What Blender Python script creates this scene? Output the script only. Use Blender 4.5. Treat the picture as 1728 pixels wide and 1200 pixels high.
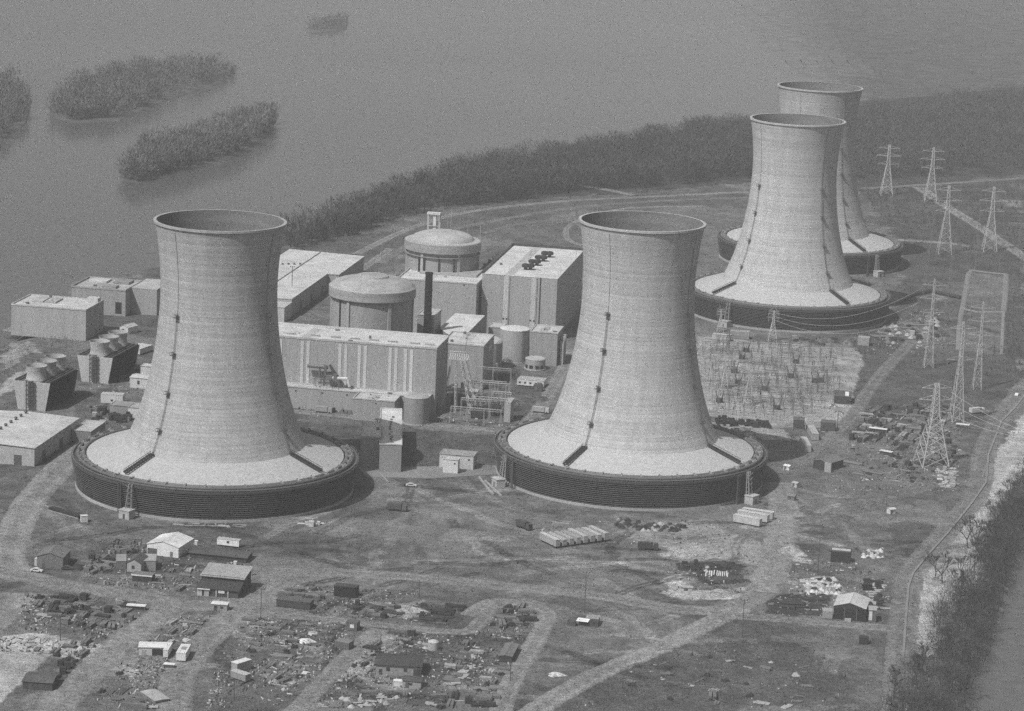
import bpy, math, random
import numpy as np
from mathutils import Vector, Matrix
R = math.radians
random.seed(7); RNG = np.random.default_rng(7)
S = bpy.context.scene
for o in list(bpy.data.objects): bpy.data.objects.remove(o)
COL = S.collection

# ------------------------------------------------------------------ camera
CF, CH, CP, CR = 4474.633, 295.7591, 0.2125, 0.0432      # focal (px of a 1728 wide frame), height, pitch, roll
cp, sp, cr, sr = math.cos(CP), math.sin(CP), math.cos(CR), math.sin(CR)
FW = Vector((0, cp, -sp)); U0 = Vector((0, sp, cp)); R0 = Vector((1, 0, 0))
CRT = R0*cr + U0*sr; CUP = R0*(-sr) + U0*cr
cam = bpy.data.cameras.new('camera'); co = bpy.data.objects.new('camera', cam); COL.objects.link(co)
co.matrix_world = Matrix(((CRT.x, CUP.x, -FW.x, 0), (CRT.y, CUP.y, -FW.y, 0), (CRT.z, CUP.z, -FW.z, CH), (0, 0, 0, 1)))
cam.sensor_width = 36; cam.lens = CF/1728*36; cam.clip_start = 1; cam.clip_end = 30000
S.camera = co

def at(px, py, z=0.0):
    """ground point (height z) seen at a pixel of the 1728x1200 photograph"""
    d = FW + CRT*((px-864)/CF) - CUP*((py-600)/CF)
    t = (z-CH)/d.z
    return Vector((d.x*t, d.y*t, z))

# ------------------------------------------------------------------ light
AZ, EL = R(47), R(53)                 # heading the light travels to, elevation of the sun
w = bpy.data.worlds.new('World'); S.world = w; w.use_nodes = True
nt = w.node_tree; nt.nodes.clear()
sky = nt.nodes.new('ShaderNodeTexSky'); sky.sky_type = 'NISHITA'; sky.sun_disc = False
sky.sun_elevation = EL; sky.sun_rotation = R(90)-(AZ+math.pi); sky.dust_density = 3
bw = nt.nodes.new('ShaderNodeRGBToBW'); bg = nt.nodes.new('ShaderNodeBackground'); bg.inputs[1].default_value = 0.075
wo = nt.nodes.new('ShaderNodeOutputWorld')
nt.links.new(sky.outputs[0], bw.inputs[0]); nt.links.new(bw.outputs[0], bg.inputs[0]); nt.links.new(bg.outputs[0], wo.inputs[0])
sl = bpy.data.lights.new('sun', 'SUN'); sl.energy = 3.3; sl.angle = R(0.5); sl.color = (1, 1, 1)
so = bpy.data.objects.new('sun', sl); COL.objects.link(so)
so.rotation_euler = Vector((math.cos(AZ)*math.cos(EL), math.sin(AZ)*math.cos(EL), -math.sin(EL))).to_track_quat('-Z', 'Y').to_euler()
S.view_settings.view_transform = 'Standard'; S.view_settings.look = 'None'
S.view_settings.exposure = 0.0; S.view_settings.gamma = 1.0
S.render.engine = 'CYCLES'
S.cycles.use_adaptive_sampling = True; S.cycles.adaptive_threshold = .04; S.cycles.adaptive_min_samples = 8
S.cycles.use_denoising = False          # keep the fine grain of the sampling, as the grain of the film
S.cycles.max_bounces = 5; S.cycles.diffuse_bounces = 1; S.cycles.glossy_bounces = 2; S.cycles.volume_bounces = 0
S.cycles.transparent_max_bounces = 4
HAZE = 0.9e-4

# ------------------------------------------------------------------ materials
MATS = {}
def mat(g, kind='plain'):
    """neutral grey of albedo g; kind sets weathering, grain, gloss"""
    key = (round(g, 3), kind)
    if key in MATS: return MATS[key]
    m = bpy.data.materials.new('%s_%03d' % (kind, int(g*1000))); m.use_nodes = True; MATS[key] = m
    n = m.node_tree; b = n.nodes['Principled BSDF']; L = n.links
    P = {  # stain scale xyz, stain amount, grain scale, grain amount, rough, bump
        'shell':    ((.03, .03, .9), .20, 1.3, .26, .9, .15),
        'plain':    ((.12, .12, .12), .28, 1.6, .25, .8, .15),
        'concrete': ((.035, .035, .25), .34, 1.1, .30, .9, .2),
        'roof':     ((.10, .10, .10), .35, .9, .30, .85, .1),
        'wood':     ((.4, .4, .4), .5, 2.5, .4, .9, .2),
        'metal':    ((.2, .2, .2), .22, 2., .2, .45, .05),
        'panel':    ((.5, .5, .03), .18, 1.2, .22, .7, .05),
        'louvre':   ((.08, .08, .5), .5, 1.4, .5, .95, .2),
        'foliage':  ((.05, .05, .05), .6, 1., .4, 1., 0.),
    }[kind]
    tc = n.nodes.new('ShaderNodeTexCoord'); oi = n.nodes.new('ShaderNodeObjectInfo')
    add = n.nodes.new('ShaderNodeVectorMath'); add.operation = 'ADD'
    sc = n.nodes.new('ShaderNodeVectorMath'); sc.operation = 'SCALE'; sc.inputs[0].default_value = (91, 37, 53)
    L.new(oi.outputs['Random'], sc.inputs['Scale']); L.new(tc.outputs['Object'], add.inputs[0]); L.new(sc.outputs[0], add.inputs[1])
    mp = n.nodes.new('ShaderNodeMapping'); mp.inputs['Scale'].default_value = P[0]; L.new(add.outputs[0], mp.inputs['Vector'])
    n1 = n.nodes.new('ShaderNodeTexNoise'); n1.inputs['Scale'].default_value = 1; n1.inputs['Detail'].default_value = 5; n1.inputs['Roughness'].default_value = .65
    L.new(mp.outputs[0], n1.inputs['Vector'])
    n2 = n.nodes.new('ShaderNodeTexNoise'); n2.inputs['Scale'].default_value = P[2]; n2.inputs['Detail'].default_value = 2
    L.new(add.outputs[0], n2.inputs['Vector'])
    def ma(op, a, c):
        q = n.nodes.new('ShaderNodeMath'); q.operation = op
        for i, v in enumerate((a, c)):
            if isinstance(v, (int, float)): q.inputs[i].default_value = v
            else: L.new(v, q.inputs[i])
        return q.outputs[0]
    s1 = ma('MULTIPLY', ma('SUBTRACT', n1.outputs[0], .5), P[1]*3)
    s2 = ma('MULTIPLY', ma('SUBTRACT', n2.outputs[0], .5), P[3]*2.4)
    s3 = ma('MULTIPLY', ma('SUBTRACT', oi.outputs['Random'], .5), .16 if kind not in ('concrete', 'louvre') else 0.03)
    tot = ma('ADD', ma('ADD', s1, s2), ma('ADD', s3, 1.0))
    val = ma('MULTIPLY', ma('MAXIMUM', tot, .25), g)
    cb = n.nodes.new('ShaderNodeCombineColor')
    for i in range(3): L.new(val, cb.inputs[i])
    L.new(cb.outputs[0], b.inputs['Base Color'])
    b.inputs['Roughness'].default_value = P[4]; b.inputs['Specular IOR Level'].default_value = .25
    if kind == 'metal': b.inputs['Metallic'].default_value = .0
    if kind == 'shell':                                # lift joints: one faint ring every 1.6 m, each pour a slightly different tone
        sx = n.nodes.new('ShaderNodeSeparateXYZ'); L.new(tc.outputs['Object'], sx.inputs[0])
        lv = ma('DIVIDE', sx.outputs[2], 1.6); fl = ma('FLOOR', lv, 0); wn = n.nodes.new('ShaderNodeTexWhiteNoise'); wn.noise_dimensions = '1D'; L.new(ma('ADD', fl, ma('MULTIPLY', oi.outputs['Random'], 50)), wn.inputs['W'])
        fr = ma('FRACT', lv, 0); jt = ma('LESS_THAN', fr, .16)
        tv = ma('ADD', ma('MULTIPLY', ma('SUBTRACT', wn.outputs['Value'], .5), .13), ma('MULTIPLY', jt, -.13))
        m3 = n.nodes.new('ShaderNodeMapping'); m3.inputs['Scale'].default_value = (.33, .33, .014); L.new(add.outputs[0], m3.inputs['Vector']); n3 = n.nodes.new('ShaderNodeTexNoise'); n3.inputs['Scale'].default_value = 1; n3.inputs['Detail'].default_value = 3; L.new(m3.outputs[0], n3.inputs['Vector'])
        tv = ma('ADD', tv, ma('MULTIPLY', ma('SUBTRACT', n3.outputs[0], .5), .42))       # run-off streaks
        val = ma('MULTIPLY', val, ma('ADD', tv, 1.0))
        for i in range(3): L.new(val, cb.inputs[i])
    if P[5] > 0:
        bp = n.nodes.new('ShaderNodeBump'); bp.inputs['Strength'].default_value = P[5]; bp.inputs['Distance'].default_value = .3
        L.new(n2.outputs[0], bp.inputs['Height']); L.new(bp.outputs[0], b.inputs['Normal'])
    return m

# ------------------------------------------------------------------ mesh builder
class MB:
    def __init__(s): s.v = []; s.f = []
    def add(s, vs, fs):
        k = len(s.v); s.v += [tuple(x) for x in vs]; s.f += [tuple(i+k for i in f) for f in fs]; return s
    def box(s, x, y, z, sx, sy, sz, rz=0.0, taper=1.0):
        """box centred on x,y standing on z"""
        c, t = math.cos(rz), math.sin(rz); vs = []
        for k, q in ((0, 1.0), (1, taper)):
            for a, b in ((-1, -1), (1, -1), (1, 1), (-1, 1)):
                X, Y = a*sx/2*q, b*sy/2*q
                vs.append((x+X*c-Y*t, y+X*t+Y*c, z+k*sz))
        return s.add(vs, [(3, 2, 1, 0), (4, 5, 6, 7), (0, 1, 5, 4), (1, 2, 6, 5), (2, 3, 7, 6), (3, 0, 4, 7)])
    def cbox(s, x0, y0, z0, x1, y1, z1):
        return s.box((x0+x1)/2, (y0+y1)/2, z0, x1-x0, y1-y0, z1-z0)
    def bar(s, p, q, r, n=4, r2=None):
        p, q = Vector(p), Vector(q); d = q-p
        if d.length < 1e-6: return s
        a = d.orthogonal().normalized(); b = d.cross(a).normalized(); r2 = r if r2 is None else r2
        vs = [p+(a*math.cos(2*math.pi*i/n)+b*math.sin(2*math.pi*i/n))*r for i in range(n)]
        vs += [q+(a*math.cos(2*math.pi*i/n)+b*math.sin(2*math.pi*i/n))*r2 for i in range(n)]
        fs = [(i, (i+1) % n, n+(i+1) % n, n+i) for i in range(n)] + [tuple(range(n))[::-1], tuple(range(n, 2*n))]
        return s.add(vs, fs)
    def path(s, pts, r, n=4):
        for a, b in zip(pts, pts[1:]): s.bar(a, b, r, n)
        return s
    def lathe(s, prof, n=48, x=0, y=0, cap=False, closed=False, a0=0., a1=2*math.pi):
        full = abs(a1-a0-2*math.pi) < 1e-6; m = n if full else n+1; vs = []
        for r, z in prof:
            for i in range(m):
                a = a0+(a1-a0)*i/n; vs.append((x+r*math.cos(a), y+r*math.sin(a), z))
        fs = []; P = len(prof)
        for k in range(P if closed else P-1):
            k2 = (k+1) % P
            for i in range(n):
                j = (i+1) % m; fs.append((k*m+i, k*m+j, k2*m+j, k2*m+i))
        if cap: fs.append(tuple(range((P-1)*m, P*m)))
        return s.add(vs, fs)
    def prism(s, pts, z0, z1):
        n = len(pts); vs = [(p[0], p[1], z0) for p in pts]+[(p[0], p[1], z1) for p in pts]
        return s.add(vs, [tuple(range(n))[::-1], tuple(range(n, 2*n))]+[(i, (i+1) % n, n+(i+1) % n, n+i) for i in range(n)])
    def mesh(s, name, smooth=False):
        me = bpy.data.meshes.new(name); me.from_pydata(s.v, [], s.f); me.update()
        if smooth: me.polygons.foreach_set('use_smooth', [True]*len(me.polygons))
        return me
    def build(s, name, m, parent=None, smooth=False, loc=None, rz=0.0, sharp=None):
        o = bpy.data.objects.new(name, s.mesh(name, smooth)); o.data.materials.append(m); COL.objects.link(o)
        if parent: o.parent = parent
        if loc is not None: o.location = loc
        o.rotation_euler.z = rz
        if sharp and smooth:
            try: o.data.set_sharp_from_angle(angle=sharp)
            except Exception: pass
        return o

def tag(o, label, cat, group=None, kind=None):
    if label: o['label'] = label
    if cat: o['category'] = cat
    if group: o['group'] = group
    if kind: o['kind'] = kind
    return o
def thing(name, label, cat, loc=(0, 0, 0), rz=0.0, group=None):
    o = bpy.data.objects.new(name, None); COL.objects.link(o); o.location = loc; o.rotation_euler.z = rz
    o.empty_display_size = 1
    return tag(o, label, cat, group)
def kids(o): return KIDS.get(o.name, [c for c in bpy.data.objects if c.parent == o])
KIDS = {}
def dup(o, loc, rz, label=None, group=None, scale=None):
    """copy a thing with its parts and their sub-parts"""
    if o.name not in KIDS:
        KIDS[o.name] = [c for c in bpy.data.objects if c.parent == o]
        for c in KIDS[o.name]: KIDS[c.name] = [d for d in bpy.data.objects if d.parent == c]
    r = o.copy(); COL.objects.link(r); r.location = loc; r.rotation_euler.z = rz
    if scale: r.scale = scale
    if label: r['label'] = label
    if group: r['group'] = group
    for c in KIDS[o.name]:
        d = c.copy(); COL.objects.link(d); d.parent = r
        for g in KIDS[c.name]:
            h = g.copy(); COL.objects.link(h); h.parent = d
    return r

# numpy value noise
_H = RNG.random((256, 256))
def vnoise(x, y):
    xi = np.floor(x).astype(int); yi = np.floor(y).astype(int); fx = x-xi; fy = y-yi
    fx = fx*fx*(3-2*fx); fy = fy*fy*(3-2*fy)
    h = lambda a, b: _H[a & 255, b & 255]
    return (h(xi, yi)*(1-fx)+h(xi+1, yi)*fx)*(1-fy)+(h(xi, yi+1)*(1-fx)+h(xi+1, yi+1)*fx)*fy
def fbm(x, y, s, o=4):
    t = 0; a = .5; f = 1/s
    for k in range(o): t = t+a*vnoise(x*f+17.3*k, y*f+5.1*k); a *= .5; f *= 2.03
    return t/(1-.5**o)
def inpoly(x, y, P):
    r = np.zeros(x.shape, bool); n = len(P)
    for i in range(n):
        x0, y0 = P[i]; x1, y1 = P[(i+1) % n]
        if y0 == y1: continue
        r ^= ((y0 > y) != (y1 > y)) & (x < (x1-x0)*(y-y0)/(y1-y0)+x0)
    return r
def segdist(x, y, P, closed=False):
    d = np.full(x.shape, 1e9); n = len(P)
    for i in range(n if closed else n-1):
        x0, y0 = P[i]; x1, y1 = P[(i+1) % n]; dx, dy = x1-x0, y1-y0
        t = np.clip(((x-x0)*dx+(y-y0)*dy)/max(dx*dx+dy*dy, 1e-9), 0, 1)
        d = np.minimum(d, np.hypot(x-x0-t*dx, y-y0-t*dy))
    return d
def W(pts, z=0): return [(q.x, q.y) for q in (at(a, b, z) for a, b in pts)]
def npmesh(name, V, F, m):
    """mesh from numpy arrays; F is (n,3) or (n,4)"""
    me = bpy.data.meshes.new(name); V = np.asarray(V, np.float32); F = np.asarray(F, np.int32); k = F.shape[1]
    me.vertices.add(len(V)); me.vertices.foreach_set('co', V.ravel())
    me.loops.add(F.size); me.loops.foreach_set('vertex_index', F.ravel())
    me.polygons.add(len(F)); me.polygons.foreach_set('loop_start', np.arange(0, F.size, k, dtype=np.int32))
    me.update(calc_edges=True)
    me.materials.append(m); return me
def link(name, me, parent=None):
    o = bpy.data.objects.new(name, me); COL.objects.link(o)
    if parent: o.parent = parent
    return o
# ------------------------------------------------------------------ ground, river
def ground_mat():
    m = bpy.data.materials.new('dirt_and_grass'); m.use_nodes = True; n = m.node_tree; L = n.links; b = n.nodes['Principled BSDF']
    at_ = n.nodes.new('ShaderNodeAttribute'); at_.attribute_name = 'alb'
    ge = n.nodes.new('ShaderNodeNewGeometry')
    def noise(s, d, r=.6):
        q = n.nodes.new('ShaderNodeTexNoise'); q.inputs['Scale'].default_value = s; q.inputs['Detail'].default_value = d
        q.inputs['Roughness'].default_value = r; L.new(ge.outputs['Position'], q.inputs['Vector']); return q.outputs[0]
    def ma(op, a, c):
        q = n.nodes.new('ShaderNodeMath'); q.operation = op
        for i, v in enumerate((a, c)):
            if isinstance(v, (int, float)): q.inputs[i].default_value = v
            else: L.new(v, q.inputs[i])
        return q.outputs[0]
    a = ma('MULTIPLY', ma('SUBTRACT', noise(.05, 6, .7), .5), 1.15)
    c = ma('MULTIPLY', ma('SUBTRACT', noise(.4, 5, .75), .5), 1.8)
    f = ma('MULTIPLY', ma('SUBTRACT', noise(1.6, 3, .7), .5), 2.0)
    t = ma('MAXIMUM', ma('ADD', ma('ADD', a, c), ma('ADD', f, 1.0)), .2)
    v = ma('MULTIPLY', t, at_.outputs['Fac'])
    cb = n.nodes.new('ShaderNodeCombineColor')
    for i in range(3): L.new(v, cb.inputs[i])
    L.new(cb.outputs[0], b.inputs['Base Color']); b.inputs['Roughness'].default_value = 1; b.inputs['Specular IOR Level'].default_value = .05
    bp = n.nodes.new('ShaderNodeBump'); bp.inputs['Strength'].default_value = .55; bp.inputs['Distance'].default_value = .8
    L.new(ma('ADD', noise(.5, 4, .7), ma('MULTIPLY', noise(.12, 3), 2.)), bp.inputs['Height']); L.new(bp.outputs[0], b.inputs['Normal'])
    return m
GM = ground_mat()
SHORE = W([(-90, 640), (5, 588), (60, 548), (112, 500), (122, 476), (260, 452), (350, 428), (480, 396), (560, 370), (650, 326), (750, 294), (850, 271), (950, 259), (1050, 242),
           (1130, 224), (1210, 213), (1300, 195), (1450, 170), (1600, 160), (1728, 146), (2300, 95), (2400, 200), (2160, 420), (1990, 600), (1850, 740), (1760, 850),
           (1705, 985), (1676, 1083), (1650, 1117), (1642, 1200), (1600, 1500), (-800, 1500), (-700, 720)], -4.5)
# patches of bare earth, gravel, grass: outline in the photograph, albedo, edge wander in metres
PATCH = [
 ([(470, 420), (600, 392), (700, 352), (960, 334), (1270, 308), (1500, 322), (1728, 292), (2400, 250), (2400, 60), (1270, 170), (470, 350)], 0.06, 6),
 ([(470, 420), (690, 385), (800, 352), (960, 335), (1262, 318), (1262, 345), (1000, 352), (860, 385), (690, 420), (620, 470), (470, 520)], 0.101, 3),
 ([(1450, 318), (1728, 298), (1728, 640), (1640, 700), (1460, 720), (1440, 560), (1520, 560), (1520, 420)], 0.082, 4),
 ([(1440, 610), (1600, 590), (1610, 680), (1430, 690)], 0.085, 3),
 ([(1480, 560), (1590, 480), (1640, 470), (1600, 600)], 0.112, 3),
 ([(1690, 340), (1728, 335), (1728, 350), (1700, 350)], 0.263, 2),
 ([(1636, 460), (1696, 466), (1690, 600), (1620, 590)], .135, 1),
 ([(495, 712), (860, 735), (845, 790), (820, 800), (640, 800), (600, 745), (500, 725)], 0.085, 2),
 ([(855, 650), (940, 650), (900, 715), (830, 715)], 0.101, 2),
 ([(1172, 566), (1300, 578), (1440, 588), (1458, 600), (1432, 700), (1395, 722), (1300, 722), (1190, 700)], .27, .8),
 ([(1395, 690), (1435, 690), (1420, 725), (1390, 730)], 0.3, 2),
 ([(1195, 712), (1330, 725), (1340, 745), (1230, 745)], 0.253, 3),
 ([(1290, 760), (1420, 740), (1600, 690), (1625, 820), (1450, 850), (1300, 800)], 0.131, 4),
 ([(745, 884), (790, 874), (834, 880), (838, 934), (758, 938)], 0.253, 1.5),
 ([(700, 850), (850, 850), (880, 920), (740, 950), (690, 900)], 0.154, 4),
 ([(900, 870), (1270, 870), (1300, 920), (1280, 990), (1140, 1000), (880, 960)], 0.154, 4),
 ([(1030, 895), (1200, 880), (1290, 920), (1290, 950), (1150, 935)], 0.243, 3),
 ([(1115, 925), (1185, 918), (1200, 940), (1150, 948), (1125, 940)], 0.34, 2),
 ([(1105, 980), (1150, 972), (1180, 1000), (1240, 995), (1300, 980), (1305, 995), (1250, 1012), (1160, 1014), (1115, 1000)], 0.34, 2),
 ([(1145, 950), (1200, 946), (1258, 952), (1248, 968), (1262, 980), (1200, 990), (1175, 978), (1182, 968), (1150, 962)], 0.055, 1.5),
 ([(1295, 860), (1345, 850), (1370, 880), (1330, 940), (1310, 990), (1280, 985), (1300, 920)], 0.223, 3),
 ([(1322, 915), (1338, 910), (1346, 938), (1370, 944), (1368, 952), (1330, 945)], 0.34, 1.5),
 ([(1300, 1008), (1400, 1000), (1402, 1040), (1296, 1036)], 0.05, 1),
 ([(1355, 975), (1400, 972), (1425, 1000), (1400, 1005), (1360, 1000)], 0.263, 1.5),
 ([(700, 1018), (795, 1022), (778, 1050), (745, 1056), (686, 1048)], 0.07, 1.2),
 ([(665, 1022), (705, 1012), (700, 1040), (672, 1048)], 0.3, 1.5),
 ([(600, 1080), (660, 1070), (690, 1085), (640, 1110), (620, 1150), (570, 1155), (590, 1120)], 0.3, 2.5),
 ([(640, 1135), (720, 1150), (690, 1170), (600, 1160)], 0.243, 2),
 ([(-60, 1000), (85, 1001), (0, 1068), (-80, 1070)], 0.223, .6),
 ([(0, 1072), (60, 1068), (180, 1088), (160, 1112), (80, 1108), (0, 1100)], 0.36, 1),
 ([(-60, 1095), (88, 1102), (0, 1185), (-60, 1200)], 0.31, .6),
 ([(65, 1005), (150, 1003), (245, 1030), (190, 1078), (40, 1060)], 0.121, 1.2),
 ([(90, 1105), (165, 1112), (130, 1150), (40, 1175), (10, 1180)], 0.101, 1.2),
 ([(290, 1040), (360, 1040), (350, 1080), (300, 1090), (250, 1080)], 0.121, 1.5),
 ([(180, 1120), (300, 1120), (290, 1200), (150, 1200)], 0.131, 2),
 ([(400, 1040), (520, 1040), (560, 1080), (470, 1150), (380, 1130)], 0.121, 2),
 ([(470, 1000), (540, 985), (620, 1000), (590, 1040), (480, 1030)], 0.121, 2),
 ([(940, 1200), (1100, 1098), (1160, 1085), (1250, 1080), (1350, 1085), (1420, 1120), (1450, 1200)], 0.088, 7),
 ([(1200, 1040), (1290, 1045), (1330, 1075), (1200, 1068)], 0.101, 2),
 ([(800, 1130), (940, 1060), (1080, 1050), (1010, 1110), (900, 1180)], 0.127, 3),
 ([(470, 898), (560, 902), (600, 920), (500, 912)], 0.101, 1.5),
 ([(230, 884), (375, 894), (470, 890), (540, 872), (640, 836), (560, 880), (460, 905), (240, 892)], 0.101, 1.5),
 ([(0, 565), (90, 540), (130, 580), (60, 640), (0, 700)], 0.121, 3),
 ([(0, 590), (40, 572), (60, 590), (0, 625)], 0.263, 2),
 ([(0, 650), (60, 610), (66, 622), (0, 672)], 0.322, 1.5),
 ([(60, 840), (140, 870), (130, 940), (50, 900)], 0.121, 4),
 ([(1000, 390), (1240, 345), (1262, 360), (1230, 470), (1190, 480)], 0.131, 4),
 ([(850, 380), (980, 365), (1000, 372), (985, 420), (820, 400)], 0.116, 3),
 ([(1526, 1165), (1530, 1110), (1540, 985), (1602, 905), (1660, 838), (1676, 772), (1735, 690), (1760, 760), (1700, 835), (1672, 905), (1640, 985), (1590, 1075), (1560, 1120), (1540, 1165)], 0.36, 1.5),
 ([(1480, 1120), (1700, 1090), (1640, 1250), (1450, 1250)], 0.132, 6),
]
PATCHW = [(W(p), a, e) for p, a, e in PATCH]
TRACKS = []
def _track(p0, h, n, bend, k, step=7):
    x, y = p0; P = []
    for i in range(n):
        P.append((x, y)); h += random.gauss(0, bend); x += math.cos(h)*step; y += math.sin(h)*step
    TRACKS.append((P, k)); Q = []
    for i, (u, v) in enumerate(P):
        a_, b_ = P[max(i-1, 0)], P[min(i+1, n-1)]; d = math.hypot(b_[0]-a_[0], b_[1]-a_[1]); Q.append((u-(b_[1]-a_[1])/d*2.3, v+(b_[0]-a_[0])/d*2.3))
    TRACKS.append((Q, k))
for poly, cnt in (([(480, 905), (700, 850), (880, 880), (1290, 905), (1290, 990), (900, 985), (500, 960)], 34), ([(150, 870), (480, 900), (470, 960), (60, 975)], 10), ([(1320, 830), (1520, 850), (1530, 960), (1330, 1000)], 14), ([(900, 1060), (1240, 1030), (1100, 1090), (900, 1180)], 9), ([(620, 800), (850, 810), (850, 850), (620, 850)], 8), ([(180, 1040), (900, 1050), (850, 1190), (150, 1190)], 22), ([(1480, 560), (1640, 480), (1650, 660), (1440, 690)], 9)):
    P_ = W(poly); bx = [q[0] for q in P_]; by = [q[1] for q in P_]; c_ = 0
    while c_ < cnt:
        u, v = random.uniform(min(bx), max(bx)), random.uniform(min(by), max(by))
        if inpoly(np.array([u]), np.array([v]), P_)[0]: _track((u, v), random.uniform(0, 6.28), random.randint(5, 13), .22, random.choice((.5, .6, 1.45, 1.6))); c_ += 1
def albedo(x, y):
    n1 = fbm(x, y, 40, 4); n2 = fbm(x+300, y+90, 7, 4)
    a = .142*(1+.9*(n1-.5)+.9*(n2-.5))
    a = np.where(fbm(x+51, y+9, 28, 4) > .56, a*.70, a)              # grassy blotches
    for P, v, e in PATCHW:
        px = np.array([q[0] for q in P]); py = np.array([q[1] for q in P])
        msk = (x > px.min()-9) & (x < px.max()+9) & (y > py.min()-9) & (y < py.max()+9)
        if not msk.any(): continue
        X, Y = x[msk], y[msk]
        wx = (fbm(X, Y, 9, 4)-.5)*5*e; wy = (fbm(X+77, Y+33, 9, 4)-.5)*5*e
        ins = inpoly(X+wx, Y+wy, P)
        t = a[msk]; q = v*(1+.6*(n1[msk]-.5)+.8*(n2[msk]-.5)); t[ins] = q[ins]; a[msk] = t
    for Tp, k in TRACKS:                                   # wheel ruts and scrapes
        tx = [q[0] for q in Tp]; ty = [q[1] for q in Tp]; msk = (x > min(tx)-3) & (x < max(tx)+3) & (y > min(ty)-3) & (y < max(ty)+3)
        if msk.any():
            d = segdist(x[msk], y[msk], Tp); a[msk] = a[msk]*np.where(d < .85, k, 1)
    return np.clip(a, .03, .6)
def elev(x, y):
    d = segdist(x, y, SHORE, True); i = inpoly(x, y, SHORE); s = np.where(i, d, -d)
    wid = np.clip(6+.025*(y-1000), 6, 30)
    z = np.where(s > wid, 0, np.where(s > 0, -4.5*(1-s/wid), -4.5+s*.2))
    z = np.maximum(z, -9)
    return z
xs = np.concatenate([np.arange(-900, -330, 15), np.arange(-330, 345, 1.2), np.arange(345, 1300, 15)])
ys = np.concatenate([np.arange(560, 790, 10), np.arange(790, 1560, 1.2), np.arange(1560, 2100, 5), np.arange(2100, 5200, 20)])
X, Y = np.meshgrid(xs, ys); nx, ny = len(xs), len(ys)
x, y = X.ravel(), Y.ravel(); z = elev(x, y)
idx = np.arange(nx*ny).reshape(ny, nx)
F = np.stack([idx[:-1, :-1], idx[:-1, 1:], idx[1:, 1:], idx[1:, :-1]], -1).reshape(-1, 4)
keep = (z[F] > -8.5).any(1); F = F[keep]
me = npmesh('ground', np.stack([x, y, z], 1), F, GM)
A = albedo(x, y)
me.attributes.new('alb', 'FLOAT', 'POINT').data.foreach_set('value', A.astype(np.float32))
me.polygons.foreach_set('use_smooth', [True]*len(me.polygons))
tag(link('ground', me), None, None, kind='structure')

def water_mat():
    m = bpy.data.materials.new('river_water'); m.use_nodes = True; n = m.node_tree; L = n.links; b = n.nodes['Principled BSDF']
    b.inputs['Base Color'].default_value = (.075, .075, .075, 1); b.inputs['Roughness'].default_value = .3; b.inputs['IOR'].default_value = 1.33
    ge = n.nodes.new('ShaderNodeNewGeometry'); q = n.nodes.new('ShaderNodeTexNoise'); q.inputs['Scale'].default_value = .25; q.inputs['Detail'].default_value = 5
    L.new(ge.outputs['Position'], q.inputs['Vector'])
    q2 = n.nodes.new('ShaderNodeTexNoise'); q2.inputs['Scale'].default_value = .0016; q2.inputs['Detail'].default_value = 3
    L.new(ge.outputs['Position'], q2.inputs['Vector'])
    mr = n.nodes.new('ShaderNodeMapRange'); mr.inputs[1].default_value = .3; mr.inputs[2].default_value = .7; mr.inputs[3].default_value = .06; mr.inputs[4].default_value = .18
    L.new(q2.outputs[0], mr.inputs[0]); L.new(mr.outputs[0], b.inputs['Roughness'])
    mr2 = n.nodes.new('ShaderNodeMapRange'); mr2.inputs[1].default_value = .2; mr2.inputs[2].default_value = .8; mr2.inputs[3].default_value = WATER[0]; mr2.inputs[4].default_value = WATER[1]
    L.new(q.outputs[0], mr2.inputs[0]); cb = n.nodes.new('ShaderNodeCombineColor')
    for i in range(3): L.new(mr2.outputs[0], cb.inputs[i])
    L.new(cb.outputs[0], b.inputs['Base Color'])
    bp = n.nodes.new('ShaderNodeBump'); bp.inputs['Strength'].default_value = .12; bp.inputs['Distance'].default_value = .4
    L.new(q.outputs[0], bp.inputs['Height']); L.new(bp.outputs[0], b.inputs['Normal'])
    return m
WATER = (.08, .14)
_f = []; _q = [(1278, -60), (1300, 5), (1330, 48), (1352, 80), (1395, 112), (1420, 150), (1450, 185), (1728, 168), (1950, 150), (1990, -60)]
for (a, b), (c, d) in zip(_q, _q[1:]):
    for k in range(14): _f.append((a+(c-a)*k/14+random.gauss(0, 7), b+(d-b)*k/14+random.gauss(0, 1.6)))
for _k, _g in enumerate((.15, .14, .128, .115, .10, .088)):              # mud flats deepening away from the channel
    MB().prism(W([(a+(26*_k-60 if a < 1700 else 0)*(1.0 if b < 130 else .5), b) for a, b in _f], -4.3)[::-1], -6, -4.4+.06*_k).build('river_flats', mat(_g, 'foliage'))['kind'] = 'structure'
rv = MB(); rv.add([(-9000, -2000, -4.5), (9000, -2000, -4.5), (9000, 12000, -4.5), (-9000, 12000, -4.5)], [(0, 1, 2, 3)])
tag(rv.build('river', water_mat()), None, None, kind='structure')

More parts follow.
